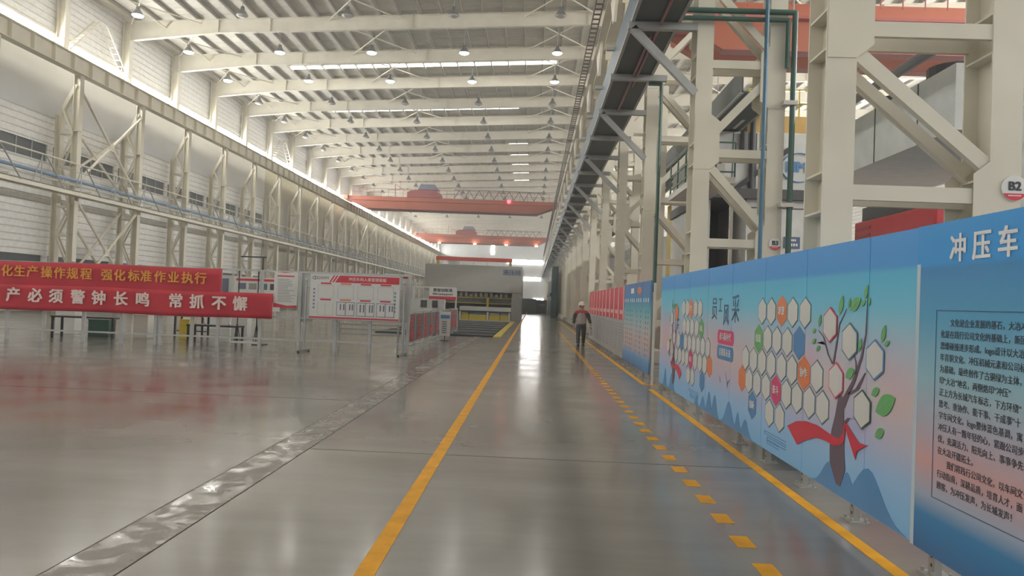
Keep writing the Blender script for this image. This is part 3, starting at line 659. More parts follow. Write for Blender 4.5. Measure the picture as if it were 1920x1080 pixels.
copy_thing(pp, (PX+.09, 3.95, 0), 'slotted steel post under the blue title board nearest the camera', 'posts under the mural boards')
copy_thing(pp, (PX+.09, 2.7, 0), 'slotted steel post at the near end of the title board', 'posts under the mural boards')
# blue boards and red boards further along
for i in range(4):
    a = 17.45+i*1.24
    t = thing('display_board', (PX+.015, a+.6, 0), ['nearest blue information board with a plain top', 'blue information board with an orange blot in its heading', 'blue information board with a white block in its top corner', 'blue information board touching the red boards'][i], 'display board', 'blue information boards')
    BOX(PX, PX+.03, a, a+1.22, .17, 2.37).build('panel', BLUEBOARD, t)
    for j in range(3):
        y = a+.25+j*.36
        BOX(PX-.003, PX-.001, y, y+.14, 1.86, 1.96).build('small_heading', WHITE, t)
        mb = MB()
        for q in range(9): mb.box(PX-.003, PX-.001, y-.02, y+.06, .55+q*.13, .62+q*.13)
        mb.build('lettering', [TEALP, INKB, LILAC][(i+j) % 3], t)
    if i == 1: MB().prism([(PX-.004, a+.6+.36*math.cos(math.tau*q/16), 2.16+.1*math.sin(math.tau*q/16)) for q in range(16)], (.002, 0, 0)).build('orange_blot', ORNP, t)
    if i == 2: BOX(PX-.004, PX-.002, a+.4, a+1.0, 2.1, 2.24).build('white_block', WHITE, t)
RB = None
for i in range(10):
    a = 22.5+i*1.36
    lab = '%s red topped honour board counting from the blue boards' % NTH[i]
    if RB is None:
        RB = thing('display_board', (PX+.015, a+.66, 0), lab, 'display board', 'red topped boards')
        BOX(PX, PX+.03, a, a+1.32, .17, 1.32).build('lower_panel', mat('grey_board', (.42, .41, .42), .45), RB)
        BOX(PX, PX+.03, a, a+1.32, 1.33, 2.34).build('red_panel', REDP, RB)
        MB().box(PX-.01, PX, a, a+.13, 1.33, 2.34).build('pale_stripe', PINKW, RB)
        mb = MB()
        for q in range(10):
            for c in range(3): mb.box(PX-.003, PX-.001, a+.2+c*.36, a+.4+c*.36, .35+q*.09, .40+q*.09)
        mb.build('lettering', MGREY, RB)
        mb = MB()
        for c in range(2): mb.box(PX-.003, PX-.001, a+.35+c*.4, a+.6+c*.4, 1.5, 1.62)
        mb.build('red_text', PINKW, RB)
    else: copy_thing(RB, (PX+.015, a+.66, 0), lab)
tag(BOX(PX+.0, PX+.05, 16.98, 17.03, 0, 2.3).build('gate_post', WHITEP), 'white slim gate post between the mural and the blue boards', 'post')
tag(BOX(2.86, 3.0, 26.2, 26.32, 0, 2.5).build('gate_post', GREYCREAM), 'pale post behind the red boards', 'post')
# ------------------------------------------------------------------ left training area: fence, banners, boards
FY = 22.62
t = thing('aluminium_fence', (-10.5, FY, 0), 'aluminium profile fence holding the red banners and notices', 'fence')
for x in (-17.2, -16.2, -15.05, -13.8, -12.62, -11.55, -11.4, -10.42, -9.62, -8.32, -7.12, -6.0, -4.94, -3.78):
    m2 = MB().box(x-.045, x+.045, FY-.045, FY+.045, 0, 2.42); m2.box(x-.008, x+.008, FY-.05, FY-.045, .02, 2.4)
    m2.build('post', ALU, t)
for z, n in ((2.4, 'top_rail'), (.32, 'bottom_rail'), (1.0, 'mid_rail')): MB().box(-17.2, -3.78, FY-.025, FY+.025, z-.025, z+.025).build(n, ALU, t)
def cloth(x0, x1, z0, z1, y, name, label):
    nx, nz = 80, 6; vs = []; fs = []
    for j in range(nz+1):
        for i in range(nx+1):
            x = x0+(x1-x0)*i/nx
            vs.append((x, y+.018*math.sin(x*2.3)+.01*math.sin(x*5.1+j*.6), z0+(z1-z0)*j/nz+.012*math.sin(x*1.3)))
    fs = [(j*(nx+1)+i, j*(nx+1)+i+1, (j+1)*(nx+1)+i+1, (j+1)*(nx+1)+i) for j in range(nz) for i in range(nx)]
    o = MB().add(vs, fs).build(name, CLOTH, smooth=True)
    so = o.modifiers.new('cloth', 'SOLIDIFY'); so.thickness = .004
    return tag(o, label, 'banner', 'red banners on the fence')
b1 = cloth(-17.6, -9.52, 1.2, 2.41, 22.52, 'banner', 'upper red banner with gold characters')
b2 = cloth(-17.6, -7.9, .93, 1.7, 22.44, 'banner', 'lower red banner with white characters, hanging in front')
def chars(s, ps, size, m, par, y, fat):
    for ch, (x, z) in zip(s, ps): text(ch, (x, y, z), size, m, par, ROT_S, 'character', fat=fat)
chars('化生产操作规程', [(-16.19, 2.08), (-15.79, 2.08), (-15.39, 2.08), (-14.95, 2.08), (-14.54, 2.07), (-14.14, 2.07), (-13.71, 2.07)], .37, GOLD, b1, 22.475, .010)
chars('强化标准作业执行', [(-13.07, 2.07), (-12.67, 2.07), (-12.23, 2.07), (-11.85, 2.07), (-11.42, 2.07), (-11.00, 2.07), (-10.57, 2.07), (-10.16, 2.07)], .37, GOLD, b1, 22.475, .010)
chars('生产必须警钟长鸣', [(-16.57, 1.36), (-15.90, 1.35), (-15.22, 1.35), (-14.57, 1.35), (-13.89, 1.35), (-13.24, 1.35), (-12.56, 1.35), (-11.88, 1.35)], .45, PINKW, b2, 22.395, .016)
chars('常抓不懈', [(-10.86, 1.35), (-10.21, 1.35), (-9.53, 1.34), (-8.88, 1.34)], .45, PINKW, b2, 22.395, .016)
# white notice on the fence
t = thing('notice_sheet', (-7.55, 22.55, 1.3), 'white notice sheet with lines of text on the fence left of the big board', 'notice')
BOX(-7.92, -7.2, 22.55, 22.56, 1.3, 2.4).build('sheet', WHITEP, t)
MB().prism([(-7.92, 22.547, 1.3), (-7.2, 22.547, 1.3), (-7.2, 22.547, 1.38), (-7.5, 22.547, 1.36), (-7.92, 22.547, 1.44)], (0, .002, 0)).build('red_wave', REDP, t)
MB().prism([(-7.86, 22.547, 2.39), (-7.3, 22.547, 2.39), (-7.6, 22.547, 2.36)], (0, .002, 0)).build('red_wave', REDP, t)
mb = MB(); random.seed(3)
for i in range(15): mb.box(-7.8, -7.8+.3+random.random()*.25, 22.546, 22.548, 2.15-i*.048, 2.165-i*.048)
mb.build('text_lines', MGREY, t); BOX(-7.82, -7.3, 22.546, 22.548, 2.24, 2.28).build('heading', REDP, t)
# big staff board on two stands
by = 22.2
t = thing('staff_board', (-5.35, by, 0), 'large white board with red heading bar on two steel stands', 'notice board')
BOX(-6.7, -4.0, by, by+.03, 1.03, 2.38).build('panel', WHITEP, t)
MB().box(-6.72, -3.98, by-.012, by+.034, 2.37, 2.395).box(-6.72, -3.98, by-.012, by+.034, 1.015, 1.035).box(-6.72, -6.7, by-.012, by+.034, 1.02, 2.39).box(-4.0, -3.98, by-.012, by+.034, 1.02, 2.39).build('frame', ALU, t)
q = by-.003
MB().prism([(-5.95, q, 2.12), (-4.02, q, 2.12), (-4.02, q, 2.33), (-5.82, q, 2.33)], (0, .002, 0)).build('heading_bar', REDP, t)
for x in (-6.13, -6.04): MB().prism([(x, q, 2.12), (x+.05, q, 2.12), (x+.18, q, 2.33), (x+.13, q, 2.33)], (0, .002, 0)).build('slash', REDP, t)
text('冲压车间人事管理看板', (-4.98, q-.002, 2.225), .115, PINKW, t, ROT_S, 'heading', fat=.002)
lg = MB()
for i in range(20):
    a, b = math.tau*i/20, math.tau*(i+1)/20
    lg.bar((-6.56+.075*math.cos(a), q, 2.24+.045*math.sin(a)), (-6.56+.075*math.cos(b), q, 2.24+.045*math.sin(b)), .004, .012, (0, 0, 1))
lg.bar((-6.56, q, 2.2), (-6.56, q, 2.28), .004, .018, (1, 0, 0)); lg.build('emblem', INK, t)
text('GWM', (-6.32, q-.001, 2.24), .125, MGREY, t, ROT_S, 'logo', fat=.002, sx=1.1)
BOX(-6.7, -4.0, q, by, 1.035, 1.085).build('foot_bar', REDP, t)
for i in range(4):
    x = -6.38+i*.6
    for z, m in ((2.06, REDP), (1.575, REDP)):
        BOX(x, x+.32, q-.001, q+.001, z, z+.045).build('tag', ORNP if (i == 1) else m, t)
    o = MB()
    for a in (-.08, .39): o.box(x+a, x+a+.006, q, q+.002, 1.64, 2.02)
    for z in (1.64, 2.02): o.box(x-.08, x+.396, q, q+.002, z, z+.006)
    o.build('pocket', MGREY, t)
    if i == 0:
        MB().box(x-.08, x-.074, q, q+.002, 1.12, 1.52).box(x+.15, x+.156, q, q+.002, 1.12, 1.52).box(x+.39, x+.396, q, q+.002, 1.12, 1.52).box(x-.08, x+.396, q, q+.002, 1.12, 1.126).build('pocket', MGREY, t)
    else:
        f = BOX(x-.1, x+.44, q-.004, q, 1.13, 1.54).build('document_frame', INKB, t)
        for a in (-.085, .18): BOX(x+a, x+a+.245, q-.006, q-.004, 1.145, 1.525).build('paper', WHITEP, f)
        mb = MB()
        for a in (.0, .1, .28, .36): mb.box(x+a, x+a+.04, q-.008, q-.006, 1.25+.05*(i % 2), 1.48)
        mb.build('lettering', BLUEGREY, f)
mb = MB()
for i in range(6): mb.box(-6.6, -6.545, q, q+.002, 1.32+i*.11, 1.38+i*.11); mb.box(-4.16, -4.105, q, q+.002, 1.28+i*.11, 1.34+i*.11)
mb.build('side_marks', BLUEC, t)
for x in (-6.82, -3.86):
    s = thing('board_stand', (x, by, 0), 'left steel stand holding the large white board' if x < -5 else 'right steel stand holding the large white board', 'stand', 'stands of the large white board')
    MB().tube((x, by, .04), (x, by, 2.13), .035, 12).build('pole', STEEL, s)
    MB().ball((x, by, 2.16), .05, 10).build('pole_cap', STEEL, s)
    MB().bar((x-.05, by-.35, .05), (x+.05, by+.35, .05), .07, .06).build('foot', STEEL, s)
    for yy in (-.33, .33): MB().tube((x+yy*.15-.03, by+yy, .035), (x+yy*.15+.03, by+yy, .035), .035, 10).build('caster', BLACK, s)
    d = .06 if x > -5 else -.06
    for z in (1.15, 1.95): MB().tube((x, by, z), (x-d*2, by, z), .018, 8).build('clamp', STEEL, s)
t = thing('white_board', (-3.95, 22.75, 1.0), 'slim white board with a red corner peeping out right of the large board', 'notice board')
BOX(-4.6, -3.74, 22.7, 22.73, 1.0, 2.45).build('panel', WHITEP, t); BOX(-4.0, -3.78, 22.69, 22.7, 2.33, 2.43).build('red_corner', REDP, t)
tag(BOX(-7.12, -6.72, 22.7, 22.74, .9, 2.4).build('white_board', LGREY), 'plain pale board peeping out left of the large white board', 'notice board')
# side fence with red slogan sheets, running away from the camera
SX = -3.95
t = thing('slogan_fence', (SX, 28, 0), 'rail fence with red slogan sheets running away beside the aisle', 'fence')
for i in range(9):
    y = 22.9+i*2.0; BOX(SX-.04, SX+.04, y-.04, y+.04, 0, 1.3 if i else 2.1).build('post', ALU, t)
for z in (1.28, .2): BOX(SX-.02, SX+.02, 22.9, 38.9, z-.02, z+.02).build('rail', ALU, t)
for a, b in ((23.4, 31.2), (32.2, 38.6)):
    sh = BOX(SX+.03, SX+.036, a, b, .32 if a < 30 else .2, 1.22).build('sheet', mat('sheet_grey', (.17, .16, .16), .6), t)
    n = 5
    for i in range(n):
        y = a+(b-a)*(i+.5)/n
        text('安全第一生'[i] if a < 30 else '质量为先行'[i], (SX+.04, y, .95), .42, REDP, sh, ROT_E, 'character', fat=.02, sx=1.6)
        text('精益求精高'[i] if a < 30 else '严细实快新'[i], (SX+.04, y, .52), .42, REDP, sh, ROT_E, 'character', fat=.02, sx=1.6)
t = thing('info_stand', (-3.6, 31.3, 0), 'narrow white information stand with a blue heading by the slogan fence', 'stand')
BOX(-3.9, -3.45, 31.3, 31.33, .2, 1.22).build('panel', WHITEP, t); BOX(-3.87, -3.48, 31.295, 31.3, .93, 1.08).build('blue_heading', BLUP, t)
mb = MB()
for i in range(6): mb.box(-3.8, -3.6, 31.295, 31.3, .32+i*.09, .36+i*.09)
mb.build('lettering', BLUEGREY, t); MB().tube((-3.68, 31.36, 0), (-3.68, 31.36, 1.2), .02, 8).box(-3.85, -3.5, 31.2, 31.5, 0, .02).build('foot', BLACK, t)
# cross fence with the training ground sign
SY = 39.0
t = thing('rail_fence', (-5.3, SY, 0), 'white rail fence behind the slogan sheets, carrying the training ground sign', 'fence')
for x in (-6.6, -6.3, -5.35, -4.05): BOX(x-.04, x+.04, SY-.04, SY+.04, 0, 2.36).build('post', LGREY, t)
for z in (2.34, 1.14, .3): BOX(-6.6, -4.05, SY-.03, SY+.03, z-.03, z+.03).build('rail', LGREY, t)
t = thing('training_sign', (-4.75, SY-.06, 1.75), 'white and red training ground sign on the rail fence', 'sign')
BOX(-5.46, -4.05, SY-.07, SY-.05, 1.78, 2.36).build('panel', WHITEP, t); BOX(-5.46, -4.05, SY-.072, SY-.05, 1.72, 1.88).build('red_band', REDP, t)
text('数智训练场', (-4.75, SY-.075, 2.19), .2, INK, t, ROT_S, fat=.004); text('Skills training ground', (-4.75, SY-.075, 2.0), .125, INK, t, ROT_S, fat=.003)
t = thing('white_cabinet', (-5.9, 41, 0), 'row of low white cabinets with dark windows behind the rail fence', 'cabinet')
BOX(-6.9, -4.9, 41, 41.6, 0, 1.75).build('body', LGREY, t)
for x in (-6.2, -5.6): BOX(x, x+.35, 40.98, 41, 1.25, 1.65).build('door', DGREY, t)
# hanging step rig at the end of the lower banner
t = thing('swing_rig', (-8.75, 22.7, 0), 'grey hanging step with two black rods below the lower banner end', 'training rig')
BOX(-9.2, -8.36, 22.58, 22.86, .16, .21).build('step', LGREY, t)
for x in (-9.05, -8.45):
    mb = MB().tube((x, 22.68, .72), (x, 22.68, 2.4), .018, 6)
    for d in (-.1, -.03, .03, .1): mb.tube((x, 22.68, .78), (x+d, 22.72, .2), .013, 6)
    mb.build('rod', BLACK, t)
t = thing('hanger_stand', (-8.95, 24.5, 0), 'black T shaped stand rising behind the lower banner', 'stand')
MB().tube((-9.0, 24.5, 0), (-9.0, 24.5, 2.9), .025, 8).build('pole', BLACK, t); MB().bar((-9.75, 24.5, 2.9), (-8.9, 24.5, 2.9), .04, .04).build('crossbar', BLACK, t); BOX(-9.2, -8.8, 24.3, 24.7, 0, .03).build('foot', BLACK, t)
# display board further back with photos
t = thing('photo_board', (-12.4, 33, 0), 'distant white board with red heading and small photographs', 'notice board')
BOX(-13.4, -11.3, 33, 33.05, .9, 2.4).build('panel', WHITEP, t); BOX(-13.3, -11.4, 32.99, 33, 2.22, 2.32).build('heading', REDP, t)
for i in range(4):
    for z in (1.85, 1.3): BOX(-13.2+i*.48, -12.85+i*.48, 32.985, 33, z, z+.27).build('photograph', [BLUEGREY, MGREY, TEALP, DGREY][i], t)
for x in (-13.3, -11.4): BOX(x-.03, x+.03, 33.05, 33.1, 0, 2.4).build('post', ALU, t)
t = thing('window_cabinet', (-14.4, 33.5, 0), 'tall grey cabinet with two glazed doors behind the upper banner end', 'cabinet')
BOX(-15.0, -13.7, 33.5, 34.1, 0, 2.45).build('body', LGREY, t)
for x in (-14.9, -14.3): BOX(x, x+.45, 33.47, 33.5, .9, 2.3).build('door', BLUEGREY, t)
# training tables and boxes behind the banners
def table(x0, x1, y, z, label, m=BLACK):
    t = thing('work_table', ((x0+x1)/2, y, 0), label, 'table', 'training tables')
    BOX(x0, x1, y-.3, y+.3, z-.05, z).build('tabletop', m, t)
    for x in (x0+.05, x1-.05):
        for yy in (-.25, .25): BOX(x-.03, x+.03, y+yy-.03, y+yy+.03, 0, z-.05).build('leg', BLACK, t)
    BOX(x0, x1, y-.02, y+.02, .2, .24).build('stretcher', BLACK, t)
    return t
table(-15.7, -13.6, 24.2, .72, 'black framed training table under the left half of the banners')
table(-11.3, -9.6, 24.4, .6, 'low dark table near the letter shaped frames under the banner')
table(-13.0, -11.9, 27.0, .8, 'grey topped table behind the middle of the banners', MGREY)
def stand_frame(x, label):
    t = thing('trestle', (x, 24.4, .0), label, 'trestle', 'pale trestles on the low table')
    z = .6
    for s in (-1, 1): MB().bar((x+s*.16, 24.4, z), (x+s*.07, 24.4, z+.36), .03, .03).build('leg', PINKW, t)
    MB().bar((x-.2, 24.4, z+.015), (x+.2, 24.4, z+.015), .03, .03).build('foot', PINKW, t)
    return t
stand_frame(-10.95, 'left pale A shaped trestle on the low table'); stand_frame(-10.15, 'right pale A shaped trestle on the low table')
def crate(x0, x1, y, z0, z1, m, label, nm='storage_box'):
    t = thing(nm, ((x0+x1)/2, y, z0), label, 'box', 'boxes behind the banners')
    BOX(x0, x1, y, y+.45, z0, z1-.04).build('body', m, t, bevel=.01); BOX(x0-.01, x1+.01, y-.01, y+.46, z1-.04, z1).build('lid', m, t)
crate(-13.65, -13.15, 25.2, 0, .82, GREYCREAM, 'pale beige box standing right of the black table')
crate(-12.2, -11.85, 25.5, .0, .7, YEL2, 'small yellowish box behind the fence, left of the double post')
crate(-15.1, -14.4, 25.0, 0, .6, GREENP, 'green box under the black training table')
crate(-16.9, -16.2, 26, 0, .9, LGREY, 'light grey box at the left frame edge below the banner')
crate(-11.2, -10.6, 27.5, 0, .75, LGREY, 'light grey box behind the low table')
t = thing('low_bench', (-5.6, 25, 0), 'low grey pipe rack behind the large white board', 'rack')
for z in (.45, .62, .78): MB().bar((-6.6, 25, z), (-4.4, 25, z), .05, .05).build('rail', GALV, t)
for x in (-6.5, -5.5, -4.5): BOX(x-.03, x+.03, 24.97, 25.03, 0, .85).build('post', GALV, t)
# floor plates in front of the press
t = thing('floor_grate', (-4, 45, 0), 'dark ribbed floor plates in front of the press', 'floor plate')
for i in range(5): BOX(-7.6, -1.9, 36+i*5.2, 40.9+i*5.2, 0, .05).build('plate', PLATE, t)
mb = MB()
for i in range(7): mb.box(-7.6, -1.9, 36.5+i*3.6, 36.62+i*3.6, .05, .09)
mb.build('bar', MGREY, t)
struct('trim_7', BOX(-1.86, -1.5, 35.6, 64, 0, .05), YEL2)
# press at the end of the left bay
t = thing('hydraulic_press', (-5.6, 69, 0), 'broad grey hydraulic press with dark lettering at its top right', 'press')
BOX(-10.0, -1.1, 68, 76, 2.5, 4.95).build('crown', PRESSG, t, bevel=.05)
BOX(-10.0, -9.0, 68, 76, 0, 2.5).build('upright', PRESSG, t); BOX(-2.0, -1.1, 68.05, 76, 0, 2.5).build('upright', MGREY, t)
BOX(-9.0, -2.0, 73, 76, 0, 2.5).build('rear_panel', mat('press_rear', (.25, .25, .20), .6), t)
text('液压线', (-2.05, 67.97, 4.36), .55, INKB, t, ROT_S, fat=.012)
MB().box(-9, -2, 68.6, 69.0, 1.95, 2.02).box(-9, -2, 68.6, 69.0, 1.45, 1.5).box(-4.3, -4.1, 68.5, 68.8, 1.0, 2.0).build('yellow_guard', YEL2, t)
BOX(-9, -2, 69.6, 72.5, 1.5, 2.2).build('slide', MGREY, t); BOX(-9, -2, 69.0, 72.5, 0, .55).build('bed', DGREY, t)
random.seed(5); TAN = mat('pipe_tan', (.35, .33, .25), .5)
for i in range(14): x = -8.6+i*.46; BOX(x, x+.22, 68.4, 68.7, 2.1, 2.1+.2+.2*random.random()).build('valve_block', TAN, t)
t = thing('die_rack', (-3.95, 62, 0), 'white die rack with yellow dies in front of the press', 'rack')
BOX(-6.1, -1.85, 61.9, 63, .88, 1.22).build('bolster', LGREY, t)
for x in (-6.05, -3.75, -1.95): BOX(x-.07, x+.07, 61.85, 62.0, 0, .8).build('post', LGREY, t)
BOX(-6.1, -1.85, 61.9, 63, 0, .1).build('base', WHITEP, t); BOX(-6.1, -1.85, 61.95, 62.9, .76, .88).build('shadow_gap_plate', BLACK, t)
for i, (a, b) in enumerate(((-5.95, -5.35), (-5.3, -3.85), (-3.65, -2.75), (-2.7, -2.05))):
    d = thing('press_die', ((a+b)/2, 62.3, .1), '%s yellow press die from the left in the white rack' % NTH[i], 'die', 'yellow dies in the rack')
    BOX(a, b, 62.02, 62.8, .1, .56).build('lower_half', YEL2, d, bevel=.02); BOX(a+.05, b-.05, 62.05, 62.75, .58, .72).build('upper_half', [YEL2, TEALP, LILAC, MGREY][i], d, bevel=.02)
t = thing('gantry_beam', (-9, 110, 0), 'straight red gantry beam on yellow legs above the press', 'gantry')
BOX(-14.6, -3.3, 110, 110.6, 7.5, 8.05).build('beam', mat('gantry_red', (.62, .05, .03), .5), t)
for x in (-14.3, -3.6): BOX(x-.2, x+.2, 110.1, 110.5, 0, 7.5).build('leg', YEL2, t)
for x in (-12.5, -11.2, -9.0, -7.0): BOX(x-.1, x+.1, 110.2, 110.4, 6.2, 7.5).build('hanger', GREYCREAM, t)
t = thing('machine_cabinet', (-.1, 125, 0), 'dark grey machine enclosure at the far end of the aisle', 'machine')
BOX(-2.05, .5, 125, 129, 0, 2.35).build('body', mat('slate', (.10, .115, .115), .5), t); BOX(.5, 2.3, 126, 129, 0, 2.2).build('annex', DGREY, t); BOX(1.0, 2.0, 125.97, 126, 1.2, 1.5).build('vent', MGREY, t)
t = thing('green_door_leaf', (2.4, 92, 0), 'tall dark green enclosure hanging beside the far right columns', 'enclosure')
BOX(2.15, 2.95, 92, 112, 0, 6.3).build('body', mat('dark_green', (.03, .07, .075), .4), t, bevel=.1); BOX(2.0, 2.15, 91.8, 112, 2.6, 3.0).build('skirt', mat('dark_green2', (.035, .06, .06), .4), t)
BOX(2.12, 2.15, 94, 98, 4.6, 5.8).build('glass', WHITEP, t)
struct('trim_9', BOX(2.95, 3.1, 37, 200, 0, .12), mat('kerb_brown', (.22, .17, .12), .6))
# ------------------------------------------------------------------ neighbouring bay, seen between the right columns
t = thing('duct_housing', (9.2, 24, 5.4), 'long grey duct housing with round fans hanging high behind the B2 column', 'duct')
BOX(8.0, 11.0, 14.6, 22.2, 5.4, 6.7).build('body', mat('duct_grey', (.55, .57, .55), .4), t)
mb = MB()
for i in range(4): mb.box(7.985, 8.0, 16+i*2, 16.03+i*2, 5.4, 6.7)
mb.build('seam', DGREY, t)
for i in range(3): MB().tube((8.6, 15.8+i*2.4, 6.7), (8.6, 15.8+i*2.4, 6.98), .5, 16).build('fan', BLACK, t)
t = thing('red_machine', (9, 17, 0), 'red machine housing behind the boards, left of the B2 column', 'machine')
BOX(8.0, 10.5, 15.2, 19, 0, 4.05).build('body', REDM, t, bevel=.04); mb = MB()
for i in range(9): mb.box(7.98, 8, 18.1, 18.9, 2.4+i*.18, 2.46+i*.18)
mb.build('louvre', ORANGED, t); BOX(8.1, 10.3, 15.6, 18.8, 4.05, 4.4).build('roof_plate', BLACK, t)
t = thing('grey_machine', (7.6, 9.5, 0), 'light grey machine cabinet at the right frame edge beside the B2 column', 'machine')
BOX(6.9, 9, 9.9, 11.4, 0, 5.1).build('body', LGREY, t, bevel=.03); MB().box(6.88, 9, 9.88, 9.9, 3.3, 3.33).box(6.88, 9, 9.88, 9.9, 4.0, 4.04).build('seam', BLACK, t); MB().tube((6.98, 9.88, 3.9), (6.98, 9.9, 3.9), .04, 10).build('lock', BLACK, t)
t = thing('stamping_press', (8.3, 26, 0), 'tall white stamping press with a dark opening behind the B3 column', 'press')
BOX(5.95, 10.8, 26, 33, 5.95, 7.95).build('crown', LGREY, t, bevel=.03); BOX(5.85, 10.9, 25.8, 33, 5.6, 5.95).build('platform', DGREY, t)
BOX(7.25, 10.8, 26, 33, 0, 5.6).build('upright', LGREY, t); BOX(5.95, 6.1, 26.4, 33, 0, 5.6).build('upright', LGREY, t)
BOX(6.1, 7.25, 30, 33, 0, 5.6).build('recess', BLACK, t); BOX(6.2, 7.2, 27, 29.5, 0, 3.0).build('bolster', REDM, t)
mb = MB()
for x in (6.7, 7.5, 8.4, 9.4): mb.box(x, x+.03, 25.985, 26, 6.0, 7.9)
mb.box(7.82, 7.86, 25.985, 26, 0, 5.6); mb.box(7.3, 10.8, 25.985, 26, 5.3, 5.34); mb.build('panel_seam', DGREY, t)
cx, cz = 9.0, 6.75; mb = MB()
for i in range(28):
    a, b = math.tau*i/28, math.tau*(i+1)/28
    mb.bar((cx+.62*math.cos(a), 25.97, cz+.5*math.sin(a)), (cx+.62*math.cos(b), 25.97, cz+.5*math.sin(b)), .02, .07, (0, 1, 0))
mb.build('emblem_ring', BLUP, t); text('HM', (cx-.1, 25.965, cz), .5, BLUP, t, ROT_S, 'emblem_letters', fat=.02)
BOX(8.55, 9.1, 25.97, 26, 3.95, 4.35).build('name_plate', INKB, t)
mb = MB()
for i in range(5): mb.box(8.6+i*.09, 8.66+i*.09, 25.965, 25.97, 4.03, 4.12); mb.box(8.68+i*.06, 8.72+i*.06, 25.965, 25.97, 4.2, 4.27)
mb.build('lettering', WHITE, t)
t = thing('yellow_gantry', (9.0, 27, 8.2), 'yellow service platform with railing on top of the white press', 'platform')
BOX(7.2, 10.8, 26.1, 32, 7.95, 8.55).build('deck_beam', mat('gantry_yellow', (.58, .37, .10), .5), t)
mb = MB()
for i in range(7): mb.bar((7.25+i*.58, 26.15, 8.5), (7.25+i*.58, 26.15, 9.5), .04, .04)
for z in (9.0, 9.5): mb.bar((7.25, 26.15, z), (10.75, 26.15, z), .04, .04)
mb.build('railing', YEL2, t)
tag(MB().pipe([(5.95, 25.88, 7.1), (7.05, 25.88, 7.1), (7.05, 25.88, 7.9)], .13, 10).build('duct_pipe', DGREY), 'dark bent duct pipe in front of the white press', 'pipe')
tag(MB().tube((7.35, 25.9, 5.8), (7.35, 25.9, 9.4), .1, 10).build('duct_pipe', BLACK), 'straight black vertical pipe on the white press', 'pipe')
tag(MB().bar((8.6, 25.92, 7.35), (6.7, 25.92, 5.85), .16, .16).build('duct_pipe', BLACK), 'slanting black strut across the white press front', 'strut')
tag(MB().tube((11.3, 19, 9.5), (11.3, 60, 9.5), .16, 10).build('duct_pipe', DGREY), 'long dark overhead pipe in the neighbouring bay seen above the duct housing', 'pipe')
for y in (20, 34, 48): tag(MB().tube((11.3, y, 9.6), (11.3, y, roofz(11.3)+1.26), .03, 6).build('pipe_hanger', GALV), kind='structure')
t = thing('control_platform', (5.8, 24, 4.4), 'small green railed control platform left of the B3 column', 'platform')
BOX(3.95, 5.0, 19.0, 22.5, 4.95, 5.12).build('deck', GREYCREAM, t)
mb = MB()
for y in (19.05, 20.2, 21.3, 22.4): mb.bar((3.97, y, 5.1), (3.97, y, 6.0), .04, .04)
for x in (4.5, 4.98): mb.bar((x, 19.05, 5.1), (x, 19.05, 6.0), .04, .04)
for z in (5.25, 5.6, 6.0): mb.bar((3.97, 19.05, z), (3.97, 22.4, z), .035, .035); mb.bar((3.97, 19.05, z), (4.98, 19.05, z), .035, .035)
mb.build('railing', GREENP, t)
BOX(4.2, 4.85, 19.5, 20.5, 5.12, 5.9).build('control_box', WHITEP, t); MB().box(4.3, 4.5, 19.48, 19.5, 5.55, 5.7).box(4.55, 4.75, 19.48, 19.5, 5.55, 5.7).build('display', BLACK, t)
for y in (19.1, 22.3): BOX(4.9, 4.98, y-.04, y+.04, 0, 4.95).build('leg', GREYCREAM, t)
t = thing('feeder_machine', (8, 44, 0), 'yellow and grey feeder line standing between the far right columns', 'machine')
BOX(6.8, 7.4, 38, 39, 0, 7).build('yellow_post', mat('post_yellow', (.5, .38, .08), .5), t); BOX(7.4, 10, 38.4, 46, 0, 4.2).build('body', LGREY, t); BOX(7.3, 10.2, 47, 60, 0, 3.2).build('red_guard', REDM, t)
BOX(7.3, 10.2, 47, 75, 3.2, 6.2).build('upper_body', MGREY, t); BOX(7.2, 7.3, 48, 70, 3.6, 4.0).build('orange_rail', ORANGE, t)
t = thing('press_line', (13, 100, 0), 'far grey press line beyond the right columns', 'press')
BOX(9, 16, 80, 180, 0, 8.5).build('body', PRESSG, t); BOX(8.6, 9, 80, 180, 4, 4.4).build('rail', YEL2, t)
# ------------------------------------------------------------------ person walking in the walkway
def skin(name, pts, edges, m, parent, loc, sub=2):
    me = bpy.data.meshes.new(name); me.from_pydata([p[:3] for p in pts], edges, []); me.materials.append(m)
    o = bpy.data.objects.new(name, me); C.objects.link(o); o.parent = parent
    sk = o.modifiers.new('skin', 'SKIN'); sk.use_smooth_shade = True
    for v, p in zip(me.skin_vertices[0].data, pts): v.radius = (p[3], p[4] if len(p) > 4 else p[3])
    me.skin_vertices[0].data[0].use_root = True
    s = o.modifiers.new('sub', 'SUBSURF'); s.levels = sub; s.render_levels = sub
    return o
SKIN = mat('skin', (.50, .31, .23), .5); TROU = mat('dark_trousers', (.06, .075, .08), .7); SLEEVE = mat('dark_sleeve', (.035, .05, .045), .7)
VEST = mat('grey_vest', (.42, .38, .38), .7); VESTR = mat('red_yoke', (.42, .06, .055), .7); HELM = mat('white_helmet', (.75, .73, .70), .3)
P = thing('person', (2.05, 31.5, 0), 'person in white helmet and grey red vest walking in the aisle walkway', 'person')
def pt(x, y, z, a, b=None): return (x, y, z, a, b or a)
